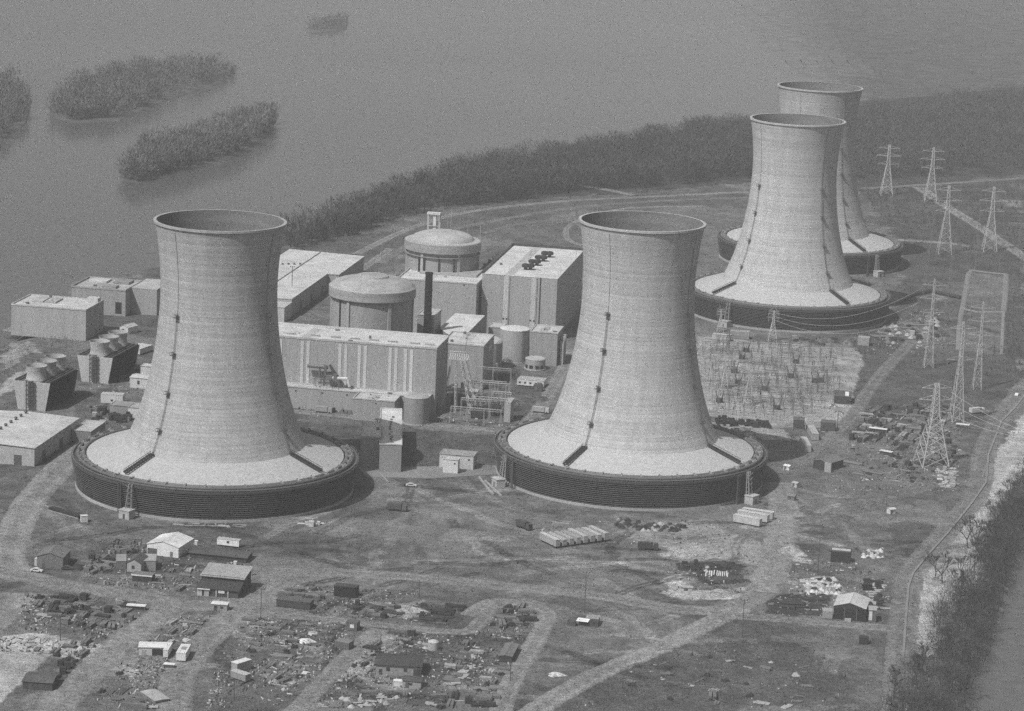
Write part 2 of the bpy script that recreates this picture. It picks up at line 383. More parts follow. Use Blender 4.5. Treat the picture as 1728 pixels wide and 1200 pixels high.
def road(name, pts, width, alb, z=.03, jit=.12, closed=False, step=3.0):
    P = [Vector(p) for p in W(pts)]
    # resample with smoothing
    Q = []; n = len(P)
    for i in range(n-1):
        p0 = P[max(i-1, 0)]; p1 = P[i]; p2 = P[i+1]; p3 = P[min(i+2, n-1)]
        k = max(2, int((p2-p1).length/step))
        for j in range(k):
            t = j/k
            Q.append(.5*((2*p1)+(p2-p0)*t+(2*p0-5*p1+4*p2-p3)*t*t+(3*p1-p0-3*p2+p3)*t*t*t))
    Q.append(P[-1]); V = []; a = []; off = (-.62, -.5, -.3, -.12, .12, .3, .5, .62)
    tone = (0, .75, 1.12, .72, .72, 1.12, .75, 0)
    for i, q in enumerate(Q):
        d = (Q[min(i+1, len(Q)-1)]-Q[max(i-1, 0)]).normalized(); nrm = Vector((-d.y, d.x))
        for o, t in zip(off, tone):
            wj = width*(1+random.uniform(-jit, jit)); V.append((q.x+nrm.x*o*wj, q.y+nrm.y*o*wj, z+.05 if t else -.25)); a.append(t)
    V = np.array(V); k = len(off); F = [(i*k+j, i*k+j+1, (i+1)*k+j+1, (i+1)*k+j) for i in range(len(Q)-1) for j in range(k-1)]
    g = albedo(V[:, 0], V[:, 1]); a = np.array(a); rn = alb*(1+.5*(fbm(V[:, 0], V[:, 1], 5, 3)-.5))
    me = npmesh(name, V, F, GM)
    me.attributes.new('alb', 'FLOAT', 'POINT').data.foreach_set('value', (g*(1-a)+rn*a).astype(np.float32))
    return tag(link(name, me), None, None, kind='structure')
ROADS = [
 ('dirt_road', [(138, 752), (92, 800), (50, 848), (22, 905), (14, 945), (40, 975)], 13, 0.238),
 ('dirt_road', [(-40, 962), (40, 972), (120, 990), (230, 1005), (330, 1022), (420, 1012)], 12, 0.206),
 ('dirt_road', [(420, 1012), (462, 978), (520, 966), (700, 974), (870, 991), (1000, 1004), (1160, 1029), (1240, 1024), (1300, 995)], 10, 0.2),
 ('dirt_road', [(285, 1012), (280, 1030), (240, 1060), (185, 1102), (118, 1170), (80, 1215)], 11, 0.216),
 ('dirt_road', [(425, 1012), (368, 1062), (322, 1110), (300, 1150), (292, 1215)], 11, 0.216),
 ('dirt_road', [(452, 1036), (600, 1050), (760, 1066), (800, 1060), (830, 1020)], 6, 0.206),
 ('dirt_road', [(790, 1040), (830, 1016), (890, 1020), (925, 1036), (908, 1075), (880, 1122), (858, 1165), (838, 1215)], 7, 0.216),
 ('dirt_road', [(640, 1062), (600, 1095), (545, 1152), (484, 1215)], 7, 0.2),
 ('dirt_road', [(1250, 1026), (1180, 1060), (1112, 1094), (1030, 1128), (960, 1164), (880, 1215)], 9, 0.244),
 ('dirt_road', [(1285, 1000), (1308, 950), (1318, 900), (1322, 860), (1316, 815)], 12, 0.227),
 ('dirt_road', [(1240, 1040), (1330, 1046), (1420, 1054), (1525, 1062)], 7, 0.184),
 ('dirt_road', [(1512, 1240), (1521, 1110), (1530, 1000), (1545, 960), (1590, 905), (1650, 830), (1660, 770), (1690, 705), (1740, 640)], 10, 0.168),
 ('dirt_road', [(1322, 800), (1400, 740), (1440, 700), (1480, 640), (1540, 575)], 7, 0.162),
 ('paved_road', [(470, 692), (560, 700), (690, 713), (850, 727)], 7, 0.206),
 ('paved_road', [(850, 727), (890, 715), (925, 668), (950, 625), (965, 590)], 7, 0.216),
 ('paved_road', [(600, 430), (690, 387), (790, 358), (950, 340), (1100, 332), (1262, 324)], 6, 0.216),
 ('paved_road', [(640, 445), (720, 400), (830, 374), (960, 352), (1100, 340), (1262, 333)], 6, 0.162),
 ('dirt_road', [(955, 310), (1010, 318), (1072, 330)], 7, 0.216),
 ('paved_road', [(1452, 319), (1560, 312), (1728, 301), (1850, 292)], 6, 0.184),
 ('paved_road', [(1550, 316), (1600, 350), (1660, 388), (1728, 433), (1800, 480)], 9, 0.238),
 ('dirt_road', [(1515, 405), (1590, 410), (1640, 416)], 7, 0.238),
 ('dirt_road', [(560, 480), (610, 455), (660, 420)], 6, 0.216),
 ('dirt_road', [(10, 560), (60, 545), (140, 570)], 5, 0.271),
 ('dirt_road', [(815, 395), (880, 378), (960, 372), (985, 385)], 5, 0.152),
 ('dirt_road', [(985, 415), (960, 405), (958, 385), (990, 368), (1060, 352), (1190, 348)], 4, 0.216),
]
ROADW = [(W(r[1]), r[2]) for r in ROADS]
def offroad(x, y, k=.62):
    ok = np.ones(x.shape, bool)
    for P, w_ in ROADW: ok &= segdist(x, y, P) > w_*k
    return ok
for i, r in enumerate(ROADS): road(*r, z=.03+.012*i)

# ------------------------------------------------------------------ cooling towers
TW = [(-123.2447, 1085.6326), (53.7085, 1131.2257), (158.6407, 1522.6544), (190.6262, 1705.4517)]
PROF = [(38.14, 19.1), (36.6, 22), (34.2, 28), (31.9, 34.5), (29.7, 42), (28.0, 50), (26.5, 58), (25.3, 67), (24.6, 75), (24.3, 82), (24.35, 89), (24.7, 96), (25.5, 103.5), (26.6, 110), (27.2, 113.4)]
def shell_r(z):
    for (r0, z0), (r1, z1) in zip(PROF, PROF[1:]):
        if z <= z1: return r0+(r1-r0)*(z-z0)/(z1-z0)
    return PROF[-1][0]
MSH = mat(.43, 'shell'); MDECK = mat(.455, 'panel'); MLV = mat(.022, 'louvre'); MSLAT = mat(.125, 'louvre'); MINSHADE = mat(.17, 'concrete'); MRING = mat(.075, 'metal'); MPIPE = mat(.13, 'metal'); MDK = mat(.035, 'metal'); MCURB = mat(.36, 'concrete')
def tower(k, name_label, lads, stairs):
    cx, cy = TW[k]
    t = thing('cooling_tower', name_label, 'cooling tower', (cx, cy, 0), 0, 'hyperbolic cooling towers of the power plant')
    if k == 0:
        pr = []; zz = list(np.linspace(19.1, 113.4, 48))
        # smooth interpolation of the measured radii
        pz = np.array([p[1] for p in PROF]); pr_ = np.array([p[0] for p in PROF])
        co_ = np.polyfit((pz-66)/47, pr_, 6); rad = lambda q: float(np.polyval(co_, (q-66)/47))
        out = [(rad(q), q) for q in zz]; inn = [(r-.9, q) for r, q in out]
        m = MB(); m.lathe(out+[(out[-1][0]+.35, 112.6), (out[-1][0]+.35, 113.5), (out[-1][0]-.9, 113.5)], 128)
        tower.shell = m.mesh('shell', True); tower.shell.set_sharp_from_angle(angle=R(40)); tower.shell.materials.append(MSH)
        m = MB(); m.lathe([(r, q) for r, q in inn[::-1]], 128); tower.inner = m.mesh('shaded_inner_face', True); tower.inner.materials.append(MINSHADE)  # inside concrete painted darker to stand in for shade in the mouth
        m = MB(); m.lathe([(37.2, 19.5), (38.9, 19.1), (54, 14.0), (54, 13.2)], 128); tower.deck = m.mesh('deck', True); tower.deck.set_sharp_from_angle(angle=R(40)); tower.deck.materials.append(MDECK)
        m = MB(); pf = [(60.05, 12.9), (60.2, 12.2)]; N = 13
        for i in range(N):
            z1 = 12.2-(i)*11.4/N; zb = 12.2-(i+1)*11.4/N; rr = 60.0-2.0*(i/N)
            pf += [(rr+.25, z1-.08), (rr-.55, zb+.1), (rr-.5, zb)]
        m.lathe(pf[::-1], 128); tower.louv = m.mesh('louvre_wall'); tower.louv.materials.append(MLV)
        m = MB()
        for i in range(N):
            z1 = 12.2-i*11.4/N; rr = 60.0-2.0*(i/N)+.3; m.lathe([(rr, z1-.02), (rr, z1-.2), (rr-.12, z1-.2), (rr-.12, z1-.02)][::-1], 128, closed=True)
        tower.slat = m.mesh('louvre_slats'); tower.slat.materials.append(MSLAT)
        m = MB(); m.lathe([(54, 13.2), (54, 12.95), (60.4, 12.95), (60.4, 12.4), (60.1, 12.4)], 128); tower.ring = m.mesh('basin_rim'); tower.ring.materials.append(MRING)
        def torus(Rr, z, r): q = MB(); q.lathe([(Rr+r*math.cos(a), z+r*math.sin(a)) for a in np.linspace(0, 2*math.pi, 9)[:-1]], 128, closed=True); me_ = q.mesh('header_pipe', True); me_.materials.append(MPIPE); return me_
        tower.pipes = [torus(55.3, 13.9, .75), torus(57.6, 13.9, .75), torus(59.7, 13.4, .35)]
        m = MB(); m.lathe([(58.6, -.3), (58.6, 1.1), (57.9, 1.15), (57.4, .9)], 128); tower.curb = m.mesh('basin_curb'); tower.curb.materials.append(MCURB)
        m = MB(); m.box(0, 0, 12.95, 3.4, .5, 1.9); m.box(.9, 0, 14.85, .5, .8, .5); m.box(-1.2, 0, 14.85, .4, .7, .3); tower.valve = m.mesh('valve_stand'); tower.valve.materials.append(mat(.3, 'metal'))
        tower.rad = rad
        m = MB()
        for i in range(72):
            a = 2*math.pi*i/72; m.bar((60.35*math.cos(a), 60.35*math.sin(a), 12.9), (60.35*math.cos(a), 60.35*math.sin(a), 14.0), .05)
        m.lathe([(60.38, 14.0), (60.38, 14.1), (60.3, 14.1), (60.3, 14.0)], 72, closed=True); tower.rail = m.mesh('guard_rail'); tower.rail.materials.append(mat(.22, 'metal'))
    def put(n_, me_):
        o = link(n_, me_, t); return o
    put('shell', tower.shell); put('shaded_inner_face', tower.inner); put('deck', tower.deck); put('louvre_wall', tower.louv); put('louvre_slats', tower.slat); put('basin_rim', tower.ring); put('basin_curb', tower.curb); put('guard_rail', tower.rail)
    for p_ in tower.pipes: put('header_pipe', p_)
    for i in range(44):
        o = put('valve_stand', tower.valve); a = 2*math.pi*(i+.3)/44; o.rotation_euler.z = a; o.location = (56.4*math.cos(a), 56.4*math.sin(a), 0)
    rad = tower.rad
    for (px, py) in lads:
        g = at(px, py, 19.1); a = math.atan2(g.y-cy, g.x-cx); e = Vector((math.cos(a), math.sin(a), 0)); s_ = Vector((-math.sin(a), math.cos(a), 0))
        m = MB(); zs = np.linspace(20, 76, 28)
        for off in (-.32, .32): m.path([e*(rad(q)+.45)+s_*off+Vector((0, 0, q)) for q in zs], .09)
        ld = m.build('ladder', mat(.11, 'metal'), t)
        m = MB(); m.path([e*(rad(q)+.12)+Vector((0, 0, q)) for q in np.linspace(76, 111, 14)], .09); m.build('conductor', mat(.16, 'metal'), t)
        for q in (29, 44, 60, 75.5):
            m = MB(); c_ = e*(rad(q)+1.0); m.box(c_.x, c_.y, q, 1.3, 1.8, .2, a)
            for oy in (-1, 1):
                for ox in (-.6, .6):
                    b_ = c_+e*ox+s_*oy; m.bar((b_.x, b_.y, q), (b_.x, b_.y, q+1.5), .1)
            m.box(c_.x, c_.y, q+1.3, 1.3, 1.8, .1, a); m.build('platform', mat(.08, 'metal'), t)
        for oy in (0,):
            m = MB(); p0 = e*38.2+Vector((0, 0, 20.2)); p1 = e*53.5+Vector((0, 0, 15.3)); side = s_*.9
            for sg in (-1, 1): m.bar(p0+side*sg, p1+side*sg, .45); m.bar(p0+side*sg+Vector((0, 0, 1.1)), p1+side*sg+Vector((0, 0, 1.1)), .12)
            for f_ in np.linspace(0, 1, 12):
                c_ = p0.lerp(p1, f_); m.bar(c_-side, c_+side, .28)
                for sg in (-1, 1): m.bar(c_+side*sg, c_+side*sg+Vector((0, 0, 1.1)), .08)
            m.build('deck_stair', MDK, t)
    for (px, py, kind) in stairs:
        g = at(px, py, 0); a = math.atan2(g.y-cy, g.x-cx); e = Vector((math.cos(a), math.sin(a), 0)); s_ = Vector((-math.sin(a), math.cos(a), 0))
        m = MB(); f = e*61.6
        for sg in (-1, 1):
            m.bar(f+s_*1.6*sg, e*60.9+s_*.7*sg+Vector((0, 0, 13.6)), .28); m.bar(f+e*1.6+s_*1.6*sg, e*61.6+s_*.7*sg+Vector((0, 0, 13.6)), .24)
            for z0 in np.arange(0, 13, 2.2): m.bar(f+s_*1.5*sg+Vector((0, 0, z0)), f+e*1.2-s_*1.2*sg+Vector((0, 0, z0+2.2)), .1)
        m.build('stair_tower', mat(.3, 'metal'), t)
        m = MB(); h_ = e*63.6; m.box(h_.x, h_.y, 0, 4.2, 5.0, 3.4, a); m.box(h_.x, h_.y, 3.4, 4.6, 5.4, .3, a)
        hs = m.build('valve_house', mat(.42, 'concrete'), t)
        q = e*65.72; MB().box(q.x, q.y, .1, .08, 1.0, 2.1, a).build('door', mat(.08, 'metal'), hs)
        for k_ in range(2):
            m = MB(); qv = e*59.9+s_*(5.5+k_*1.1)*(1 if kind else -1); m.bar((qv.x*1.005, qv.y*1.005, .5), (qv.x*1.008, qv.y*1.008, 13), .4, 6); m.build('riser_pipe', mat(.08, 'metal'), t)
    return t
tower(0, 'nearest large concrete cooling tower on the left side, its rim overlapping the river', [(268.5, 768), (487, 768)], [(217, 873, 0)])
tower(1, 'concrete cooling tower in the middle, standing between the turbine halls and the switchyard', [(995, 755), (1195, 755)], [(847, 820, 1), (1263, 848, 0)])
tower(2, 'concrete cooling tower behind the switchyard, in front of the farthest tower', [(1243, 480), (1398, 492)], [(1218, 553, 0)])
tower(3, 'farthest concrete cooling tower, partly hidden behind another tower', [(1436, 407), (1300, 407)], [(1487, 468, 0), (1220, 452, 1)])
# ------------------------------------------------------------------ plant buildings
TH = R(-9.5); GU = Vector((math.cos(TH), math.sin(TH))); GV = Vector((-math.sin(TH), math.cos(TH))); GO = Vector((-35.7, 1227.7))
def guv(u, v, z=0): q = GO+GU*u+GV*v; return (q.x, q.y, z)
def flat_roof(t, w, d, h, roofg, par=0.6, name='roof'):
    m = MB(); m.cbox(-.12, -.12, h, w+.12, d+.12, h+.14); r = m.build(name, mat(roofg, 'roof'), t)
    if par:
        m = MB()
        m.cbox(-.2, -.2, h+.14, w+.2, .25, h+.14+par); m.cbox(-.2, d-.25, h+.14, w+.2, d+.2, h+.14+par)
        m.cbox(-.2, .25, h+.14, .2, d-.25, h+.14+par); m.cbox(w-.2, .25, h+.14, w+.2, d-.25, h+.14+par)
        m.build('parapet', mat(roofg*.9, 'roof'), r)
    return r
def block(name, label, cat, loc, rz, w, d, h, wallg=.36, roofg=.5, par=.5, kind='panel', group=None):
    """flat roofed block; local origin at its front left ground corner"""
    t = thing(name, label, cat, loc, rz, group)
    MB().cbox(0, 0, 0, w, d, h).build('wall', mat(wallg, kind), t)
    r = flat_roof(t, w, d, h, roofg, par)
    rr = random.Random(len(label))
    if w > 12 and d > 8 and h > 8:
        for i in range(rr.randint(3, 6)): MB().box(rr.uniform(2, w-2), rr.uniform(2, d-2), h+.14, rr.uniform(.7, 2.2), rr.uniform(.7, 2), rr.uniform(.4, 1.4)).build('roof_vent', mat(rr.choice((.12, .3, .5)), 'metal'), r)
        m = MB(); m.cbox(w*.3, 1, h+.14, w*.3+rr.uniform(4, 9), d-1.5, h+.17); m.build('roof_patch', mat(roofg*.8, 'roof'), r)
    return t, r
def opening(t, name, x, z, w, h, g=.05, y=-.06, parent=None):
    m = MB(); m.cbox(x-w/2, y, z, x+w/2, y+.05, z+h); return m.build(name, mat(g, 'metal'), parent or t)
def side_opening(t, name, X, y, z, w, h, g=.05):
    m = MB(); m.cbox(X+.02, y-w/2, z, X+.07, y+w/2, z+h); return m.build(name, mat(g, 'metal'), t)
def strip(t, x, z0, z1, w=1.6, g=.56, y=-.18):
    m = MB(); m.cbox(x-w/2, y, z0, x+w/2, -.01, z1); return m.build('wall_strip', mat(g, 'panel'), t)

# nearer turbine hall (unit behind the pump house)
t, r = block('turbine_hall', 'long flat-roofed turbine hall with paired pale strips on its front, behind the left cooling tower', 'turbine hall', guv(-96, 0), TH, 96, 28, 32, .36, .50, .9)
for x in (18.5, 32, 50.5, 60, 75, 82.5, 5):
    for dx in (-1.45, 1.45): strip(t, x+dx, 9.8, 31.2, 1.5)
    for dx in (-1.45, 1.45): opening(t, 'vent', x+dx, 9.0, 1.1, .7)
for x in (22, 34, 44, 53.5, 63, 72, 83, 90):
    m = MB(); m.box(x, 9, 32.14, 3.4, 1.5, .5); m.box(x+2.6, 8.6, 32.14, .7, .7, .9); m.build('roof_hatch', mat(.3, 'metal'), r)
side_opening(t, 'door', 96, 6, 0, 4, 5)
m = MB(); m.cbox(0, 27.2, 32.14, 96, 27.9, 33.6); m.build('gutter', mat(.55, 'metal'), r)
# annex in front of it
t, r = block('turbine_annex', 'low annex wall and terrace running along the foot of the turbine hall', 'annex building', guv(-96, -8.2), TH, 94.5, 8.15, 10, .35, .47, .5)
for x in (30, 43, 55, 64, 77, 86): opening(t, 'vent', x, 8.2, .9, .7)
m = MB()
for x in (38, 41, 44, 47, 50): m.bar((x, 3.2, 10.2), (x, 3.2, 14.5), .16); m.bar((x, 6.4, 10.2), (x, 6.4, 14.5), .16)
m.bar((37.5, 3.2, 14.5), (50.5, 3.2, 14.5), .2); m.bar((37.5, 6.4, 14.5), (50.5, 6.4, 14.5), .2)
tt = thing('pipe_rack', 'steel rack carrying exhaust pipes on the terrace against the turbine hall wall', 'pipe rack', guv(-96, -8.2), TH)
m.build('frame', mat(.1, 'metal'), tt)
MB().bar((44, 4.8, 15.2), (54, 4.8, 15.2), .8, 10).bar((54, 4.8, 15.2), (55, 4.8, 11.5), .7, 10).build('pipe', mat(.55, 'metal'), tt)
MB().bar((34, 5.5, 20), (44, 5.5, 20), .9, 10).bar((40, 5.5, 20), (40, 5.5, 14.6), .5, 10).build('pipe', mat(.16, 'metal'), tt)
MB().box(45, 5, 14.7, 3, 2, 1.6).box(48, 5, 14.7, 1.6, 2, 2.4).box(43, 5, 16, 1.2, 1.2, 5).build('silencer', mat(.14, 'metal'), tt)
MB().bar((48, 6.4, 14.6), (44.5, 6.8, 21), .5, 6).bar((50, 6.4, 14.6), (44.5, 7.2, 21), .4, 6).build('brace', mat(.08, 'metal'), tt)
# small front annex
t, r = block('pump_annex', 'small grey annex with pale roof before the turbine hall terrace, left of the round tank', 'annex building', guv(-35, -21.2), TH, 20, 13, 10, .33, .50, .5)
opening(t, 'vent', 11, 8.4, .8, .6)
# boxy transformer
t = thing('transformer', 'dark transformer with pale radiators standing by the annex wall behind the pump house', 'transformer', guv(-20.5, -27.5), TH)
MB().box(0, 0, 0, 4, 2.6, 3).build('tank', mat(.09, 'metal'), t)
for x in (-1.4, 0, 1.4): MB().box(x, -1.7, .4, .7, .7, 2.2).build('radiator', mat(.3, 'metal'), t)
MB().box(.6, .3, 3, 1.6, 1.4, 1.1).build('cover', mat(.45, 'metal'), t)
# tank in front of turbine hall
def tank(name, label, loc, rad, h, g, roofg, dome=.6, cat='storage tank', ladder=True, metal='panel'):
    t = thing(name, label, cat, loc, TH)
    m = MB(); m.lathe([(rad, 0), (rad, h), (rad-.02, h+.15)], 48); o = m.build('shell', mat(g, metal), t, True, sharp=R(30))
    m = MB(); m.lathe([(rad+.12, h+.1), (rad+.1, h+.3)]+[(rad*math.cos(a), h+.3+dome*math.sin(a)) for a in np.linspace(0.05, math.pi/2*.98, 8)], 48, cap=True)
    m.build('roof', mat(roofg, 'metal' if metal == 'metal' else 'roof'), t, True, sharp=R(40))
    if ladder:
        m = MB(); a = R(-50); e = Vector((math.cos(a), math.sin(a), 0)); s_ = Vector((-e.y, e.x, 0))
        for sg in (-1, 1): m.bar(e*(rad+.3)+s_*.4*sg, e*(rad+.3)+s_*.4*sg+Vector((0, 0, h+1)), .1)
        for z in np.arange(.5, h, 1.0): m.bar(e*(rad+.3)-s_*.4+Vector((0, 0, z)), e*(rad+.3)+s_*.4+Vector((0, 0, z)), .07)
        m.build('ladder', mat(.2, 'metal'), t)
    MB().lathe([(rad+.6, 0), (rad+.6, .5), (rad-.1, .5)], 40).build('base', mat(.38, 'concrete'), t)
    return t
tank('condensate_tank', 'grey cylindrical tank with shallow roof before the turbine hall, beside the lattice mast', guv(-5.4, -17.1), 6.0, 12.6, .27, .36, .8)
# containment buildings
def containment(label, u, v, h, rad, variant):
    t = thing('reactor_building', label, 'reactor building', guv(u, v), TH, 'reactor containment buildings')
    m = MB(); m.lathe([(rad, 0), (rad, h-4.6)], 72); wl = m.build('wall', mat(.33, 'panel'), t, True)
    m = MB(); m.lathe([(rad-.4, h-5.0), (rad+1.7, h-4.7), (rad+1.7, h), (rad+1.3, h+.25)], 72); m.build('ring_girder', mat(.34, 'concrete'), t, True, sharp=R(35))
    m = MB()
    if variant == 0:
        pr = [(rad+1.25, h+.2)]+[((rad+.6)*math.cos(a), h+.3+4.6*math.sin(a)) for a in np.linspace(.12, 1.15, 9)]
        pr += [(8.2, h+4.7), (8.0, h+5.3)]+[(8*math.cos(a), h+5.3+.9*math.sin(a)) for a in np.linspace(.1, 1.5, 6)]
    else:
        pr = [(rad+1.25, h+.2), (rad-2.2, h+.5), (rad-2.4, h+1.0)]+[((rad-2.6)*math.cos(a), h+1.0+4.3*math.sin(a)) for a in np.linspace(.05, 1.52, 12)]
    m.lathe(pr, 72, cap=True); m.build('dome', mat(.37, 'roof'), t, True, sharp=R(35))
    for a in range(0, 360, 60):
        a = R(a-112); m = MB(); m.box((rad+.35)*math.cos(a), (rad+.35)*math.sin(a), 0, .9, 1.6, h-4.8, a); m.build('buttress', mat(.40 if variant else .36, 'panel'), t)
    if variant == 0:
        m = MB(); a = R(-128); m.box((rad+.2)*math.cos(a), (rad+.2)*math.sin(a), 0, .5, .9, h-4, a); m.build('conduit', mat(.03, 'metal'), t)
    else:
        m = MB(); m.lathe([(rad+.05, h-7.4), (rad+1.3, h-7.2), (rad+1.3, h-6.8), (rad+.05, h-6.8)], 72); m.build('gallery', mat(.30, 'concrete'), t)
        for a in (-118, -108, -84, -60):
            a = R(a); m = MB(); m.bar(((rad+.6)*math.cos(a), (rad+.6)*math.sin(a), 4), ((rad+.6)*math.cos(a), (rad+.6)*math.sin(a), h-6.8), .45, 6); m.build('conduit', mat(.05, 'metal'), t)
        for a in (60, 75, 95, 110, 20, 5): 
            a = R(a); MB().bar(((rad+1)*math.cos(a), (rad+1)*math.sin(a), h), ((rad+1)*math.cos(a), (rad+1)*math.sin(a), h+9), .13).build('lightning_rod', mat(.3, 'metal'), t)
        MB().bar((3, 6, h+6), (3, 6, h+17), .13).build('lightning_rod', mat(.4, 'metal'), t)
    return t
containment('round concrete reactor building with a two-step domed roof, right behind the nearer turbine hall', -50, 80, 45, 20.3, 0)
containment('round concrete reactor building with rods around its dome, farther back beside the fuel building', -44, 229, 45, 19.8, 1)
# white framework beside far containment
g = at(718, 402, 20); t = thing('hoist_frame', 'white steel hoist frame standing behind the farther reactor dome', 'hoist frame', (g.x+4, g.y+25, 0), TH)
m = MB()
for x in (-3.6, 3.6):
    for y in (-1.5, 1.5): m.bar((x, y, 0), (x, y, 31), .35)
for z in (8, 16, 24): m.bar((-3.6, -1.5, z), (3.6, -1.5, z), .25)
m.build('frame', mat(.5, 'metal'), t); MB().box(0, 0, 31, 8.4, 3.6, 1.3).build('beam', mat(.7, 'metal'), t); MB().box(.6, 0, 11, 1.9, 1.9, 20).build('hoist', mat(.7, 'metal'), t)
# fuel handling building
t, r = block('fuel_building', 'tall grey building with pale flat roof between two turbine halls, behind the dark stack', 'fuel building', guv(-60, 186), TH, 44, 42, 29, .36, .52, .7)
m = MB(); m.cbox(8, 20, 29.2, 40, 40, 30.2); m.build('roof_step', mat(.36, 'roof'), r)
m = MB(); m.cbox(26, 30, 30.2, 31, 35, 35.5); m.build('penthouse', mat(.42, 'panel'), r)
opening(t, 'vent', 37, 28, .9, .7)
# second turbine hall
t, r = block('turbine_hall', 'turbine hall with four dark roof ventilators in a row on its pale roof', 'turbine hall', guv(-14.5, 193.6), TH, 41.5, 95, 34, .36, .54, 0)
m = MB(); m.cbox(-.2, .2, 34.14, .3, 95, 35.6); m.cbox(.3, 94.5, 34.14, 41.5, 95.1, 35.6); m.build('parapet', mat(.07, 'metal'), r)
for y in np.arange(2, 95, 5.2): MB().bar((-.3, y, 34.1), (-.3, y, 36), .1).build('rail_post', mat(.35, 'metal'), r)
for i in range(4):
    x, y = 20.3+i*1.2, 21+i*14.5
    m = MB(); m.lathe([(1.0, 34.14), (1.0, 35.4), (2.1, 35.6), (2.3, 36.3), (2.1, 37.1), (1.3, 37.5)], 20, x, y, cap=True); m.lathe([(1.0, 34.14), (1.0, 35.4), (2.1, 35.6), (2.3, 36.3), (2.1, 37.1), (1.3, 37.5)], 20, x+2.6, y+.6, cap=True)
    m.build('roof_ventilator', mat(.045, 'metal'), r, True, sharp=R(40))
for x in (13.5, 28.6):
    strip(t, x, 2, 33.6, 2.6, .52); strip(t, x+1.75, 2, 33.6, .3, .4, -.4)
    for dx in (-.9, 1.0): opening(t, 'vent', x+dx, 9.6, 1.0, .9, y=-.26)
MB().bar((32.2, -.5, 0), (32.2, -.5, 34.4), .2, 6).build('downpipe', mat(.06, 'metal'), t)
for x in (22, 36.5): 
    m = MB(); m.cbox(x-2, -4, 0, x+2, 0, 5.5); m.build('porch', mat(.4, 'panel'), t)
for y in (6, 14, 70): MB().bar((41, y, 34), (41, y, 38.5), .1).build('lightning_rod', mat(.3, 'metal'), r)
# dark tanks/ducts between dome and turbine hall
t, r = block('roof_plant_deck', 'low roof deck crowded with dark ducts between the farther reactor dome and the turbine hall', 'plant deck', guv(-22.5, 229), TH, 7.6, 52, 29, .28, .46, .5)
for i, y in enumerate((3, 17, 30, 41)):
    m = MB(); m.bar((1.5, y, 31), (5.8, y+1, 31), 1.7, 12); m.box(3.6, y+.5, 29.2, 2.6, 2.4, 1.2); m.build('duct', mat(.06, 'metal'), r)
# dark stack
g = at(723, 560, 4); t = thing('vent_stack', 'tall dark round vent stack between the reactor building and the fuel building', 'stack', guv(-27.9, 113.6), TH)
MB().lathe([(2.1, 0), (1.9, 47)], 24).build('shaft', mat(.022, 'metal'), t, True)
MB().lathe([(1.9, 46.6), (2.2, 46.8), (2.2, 47.6), (1.7, 47.6), (1.6, 46.8)], 24).build('lip', mat(.03, 'metal'), t, True, sharp=R(40))
MB().lathe([(3.2, 0), (3.0, 4), (1.9, 4.4)], 24).build('base', mat(.1, 'metal'), t, True, sharp=R(40))
for z in (14, 26, 38): MB().lathe([(1.9, z), (2.3, z+.1), (2.3, z+.5), (1.9, z+.6)], 24).build('band', mat(.04, 'metal'), t)
# slanted roof block
t = thing('auxiliary_building', 'auxiliary block with a broad pale roof at the foot of the dark stack', 'auxiliary building', guv(-30, 113), TH)
MB().prism([(6.5, 13), (13, 0), (22.4, 0), (22.4, 54), (6.5, 54)], 0, 16).build('wall', mat(.3, 'panel'), t)
MB().prism([(6.3, 12.9), (12.9, -.2), (22.6, -.2), (22.6, 54.2), (6.3, 54.2)], 16, 16.35).build('roof', mat(.53, 'roof'), t)
t, r = block('auxiliary_building', 'grey link block standing between the reactor building and the dark stack', 'auxiliary building', guv(-34, 117), TH, 9, 18, 24, .36, .46, .4)
t, r = block('auxiliary_building', 'small grey block in the corner between fuel building and farther turbine hall', 'auxiliary building', guv(-6, 172), TH, 7.5, 12, 9, .3, .45, .3)
# control building
t, r = block('control_building', 'grey control building with pale roof at the right end of the nearer turbine hall', 'control building', guv(-10, 61), TH, 21.6, 29, 22, .36, .52, .6)
MB().cbox(21.62, 10, 17.6, 22.6, 17, 20).build('louvre_box', mat(.6, 'panel'), t)
opening(t, 'door', 12, 0, 2.4, 3.2)
# tanks
tank('dome_tank', 'silvery tank with a shiny domed top beside the control building', guv(5.7, 112), 6.6, 14, .26, .45, 2.6, metal='metal')
tank('water_tank', 'pale round water tank with a flat white roof beside the silvery domed tank', guv(14.7, 135), 7.7, 17, .36, .60, .5)
t, r = block('tank_house', 'square grey building touching the pale round water tank', 'plant building', guv(23.6, 129.5), TH, 14.5, 19, 17, .31, .50, .5)
for x in (2, 4.5, 7, 9.5): MB().box(16.6, x+2, 0, 1.6, 1.4, 12+x*.3).build('pipe_casing', mat(.4, 'metal'), t)
# low round tank with openings
g = at(903, 625); tk = tank('low_round_tank', 'low round tank on a plinth with dark openings, below the square grey building', (g.x, g.y+4, 0), 5.2, 5.2, .33, .40, .9, ladder=False)
for a in (-140, -105, -70, -40):
    a = R(a); m = MB(); m.box(5.2*math.cos(a), 5.2*math.sin(a), .9, .3, 1.9, 1.7, a); m.build('opening', mat(.04, 'metal'), tk)
g = at(927, 612); MB().box(0, 0, 0, 5, 2.6, 2.6).box(0, 0, 2.6, 5.2, 2.8, .15).box(-1, -1.33, 0, .9, .06, 2, 0).build('equipment_hut', mat(.62, 'panel'), loc=(g.x, g.y, 0), rz=TH)
tag(bpy.data.objects['equipment_hut'], 'small white hut right beside the low round tank', 'hut')
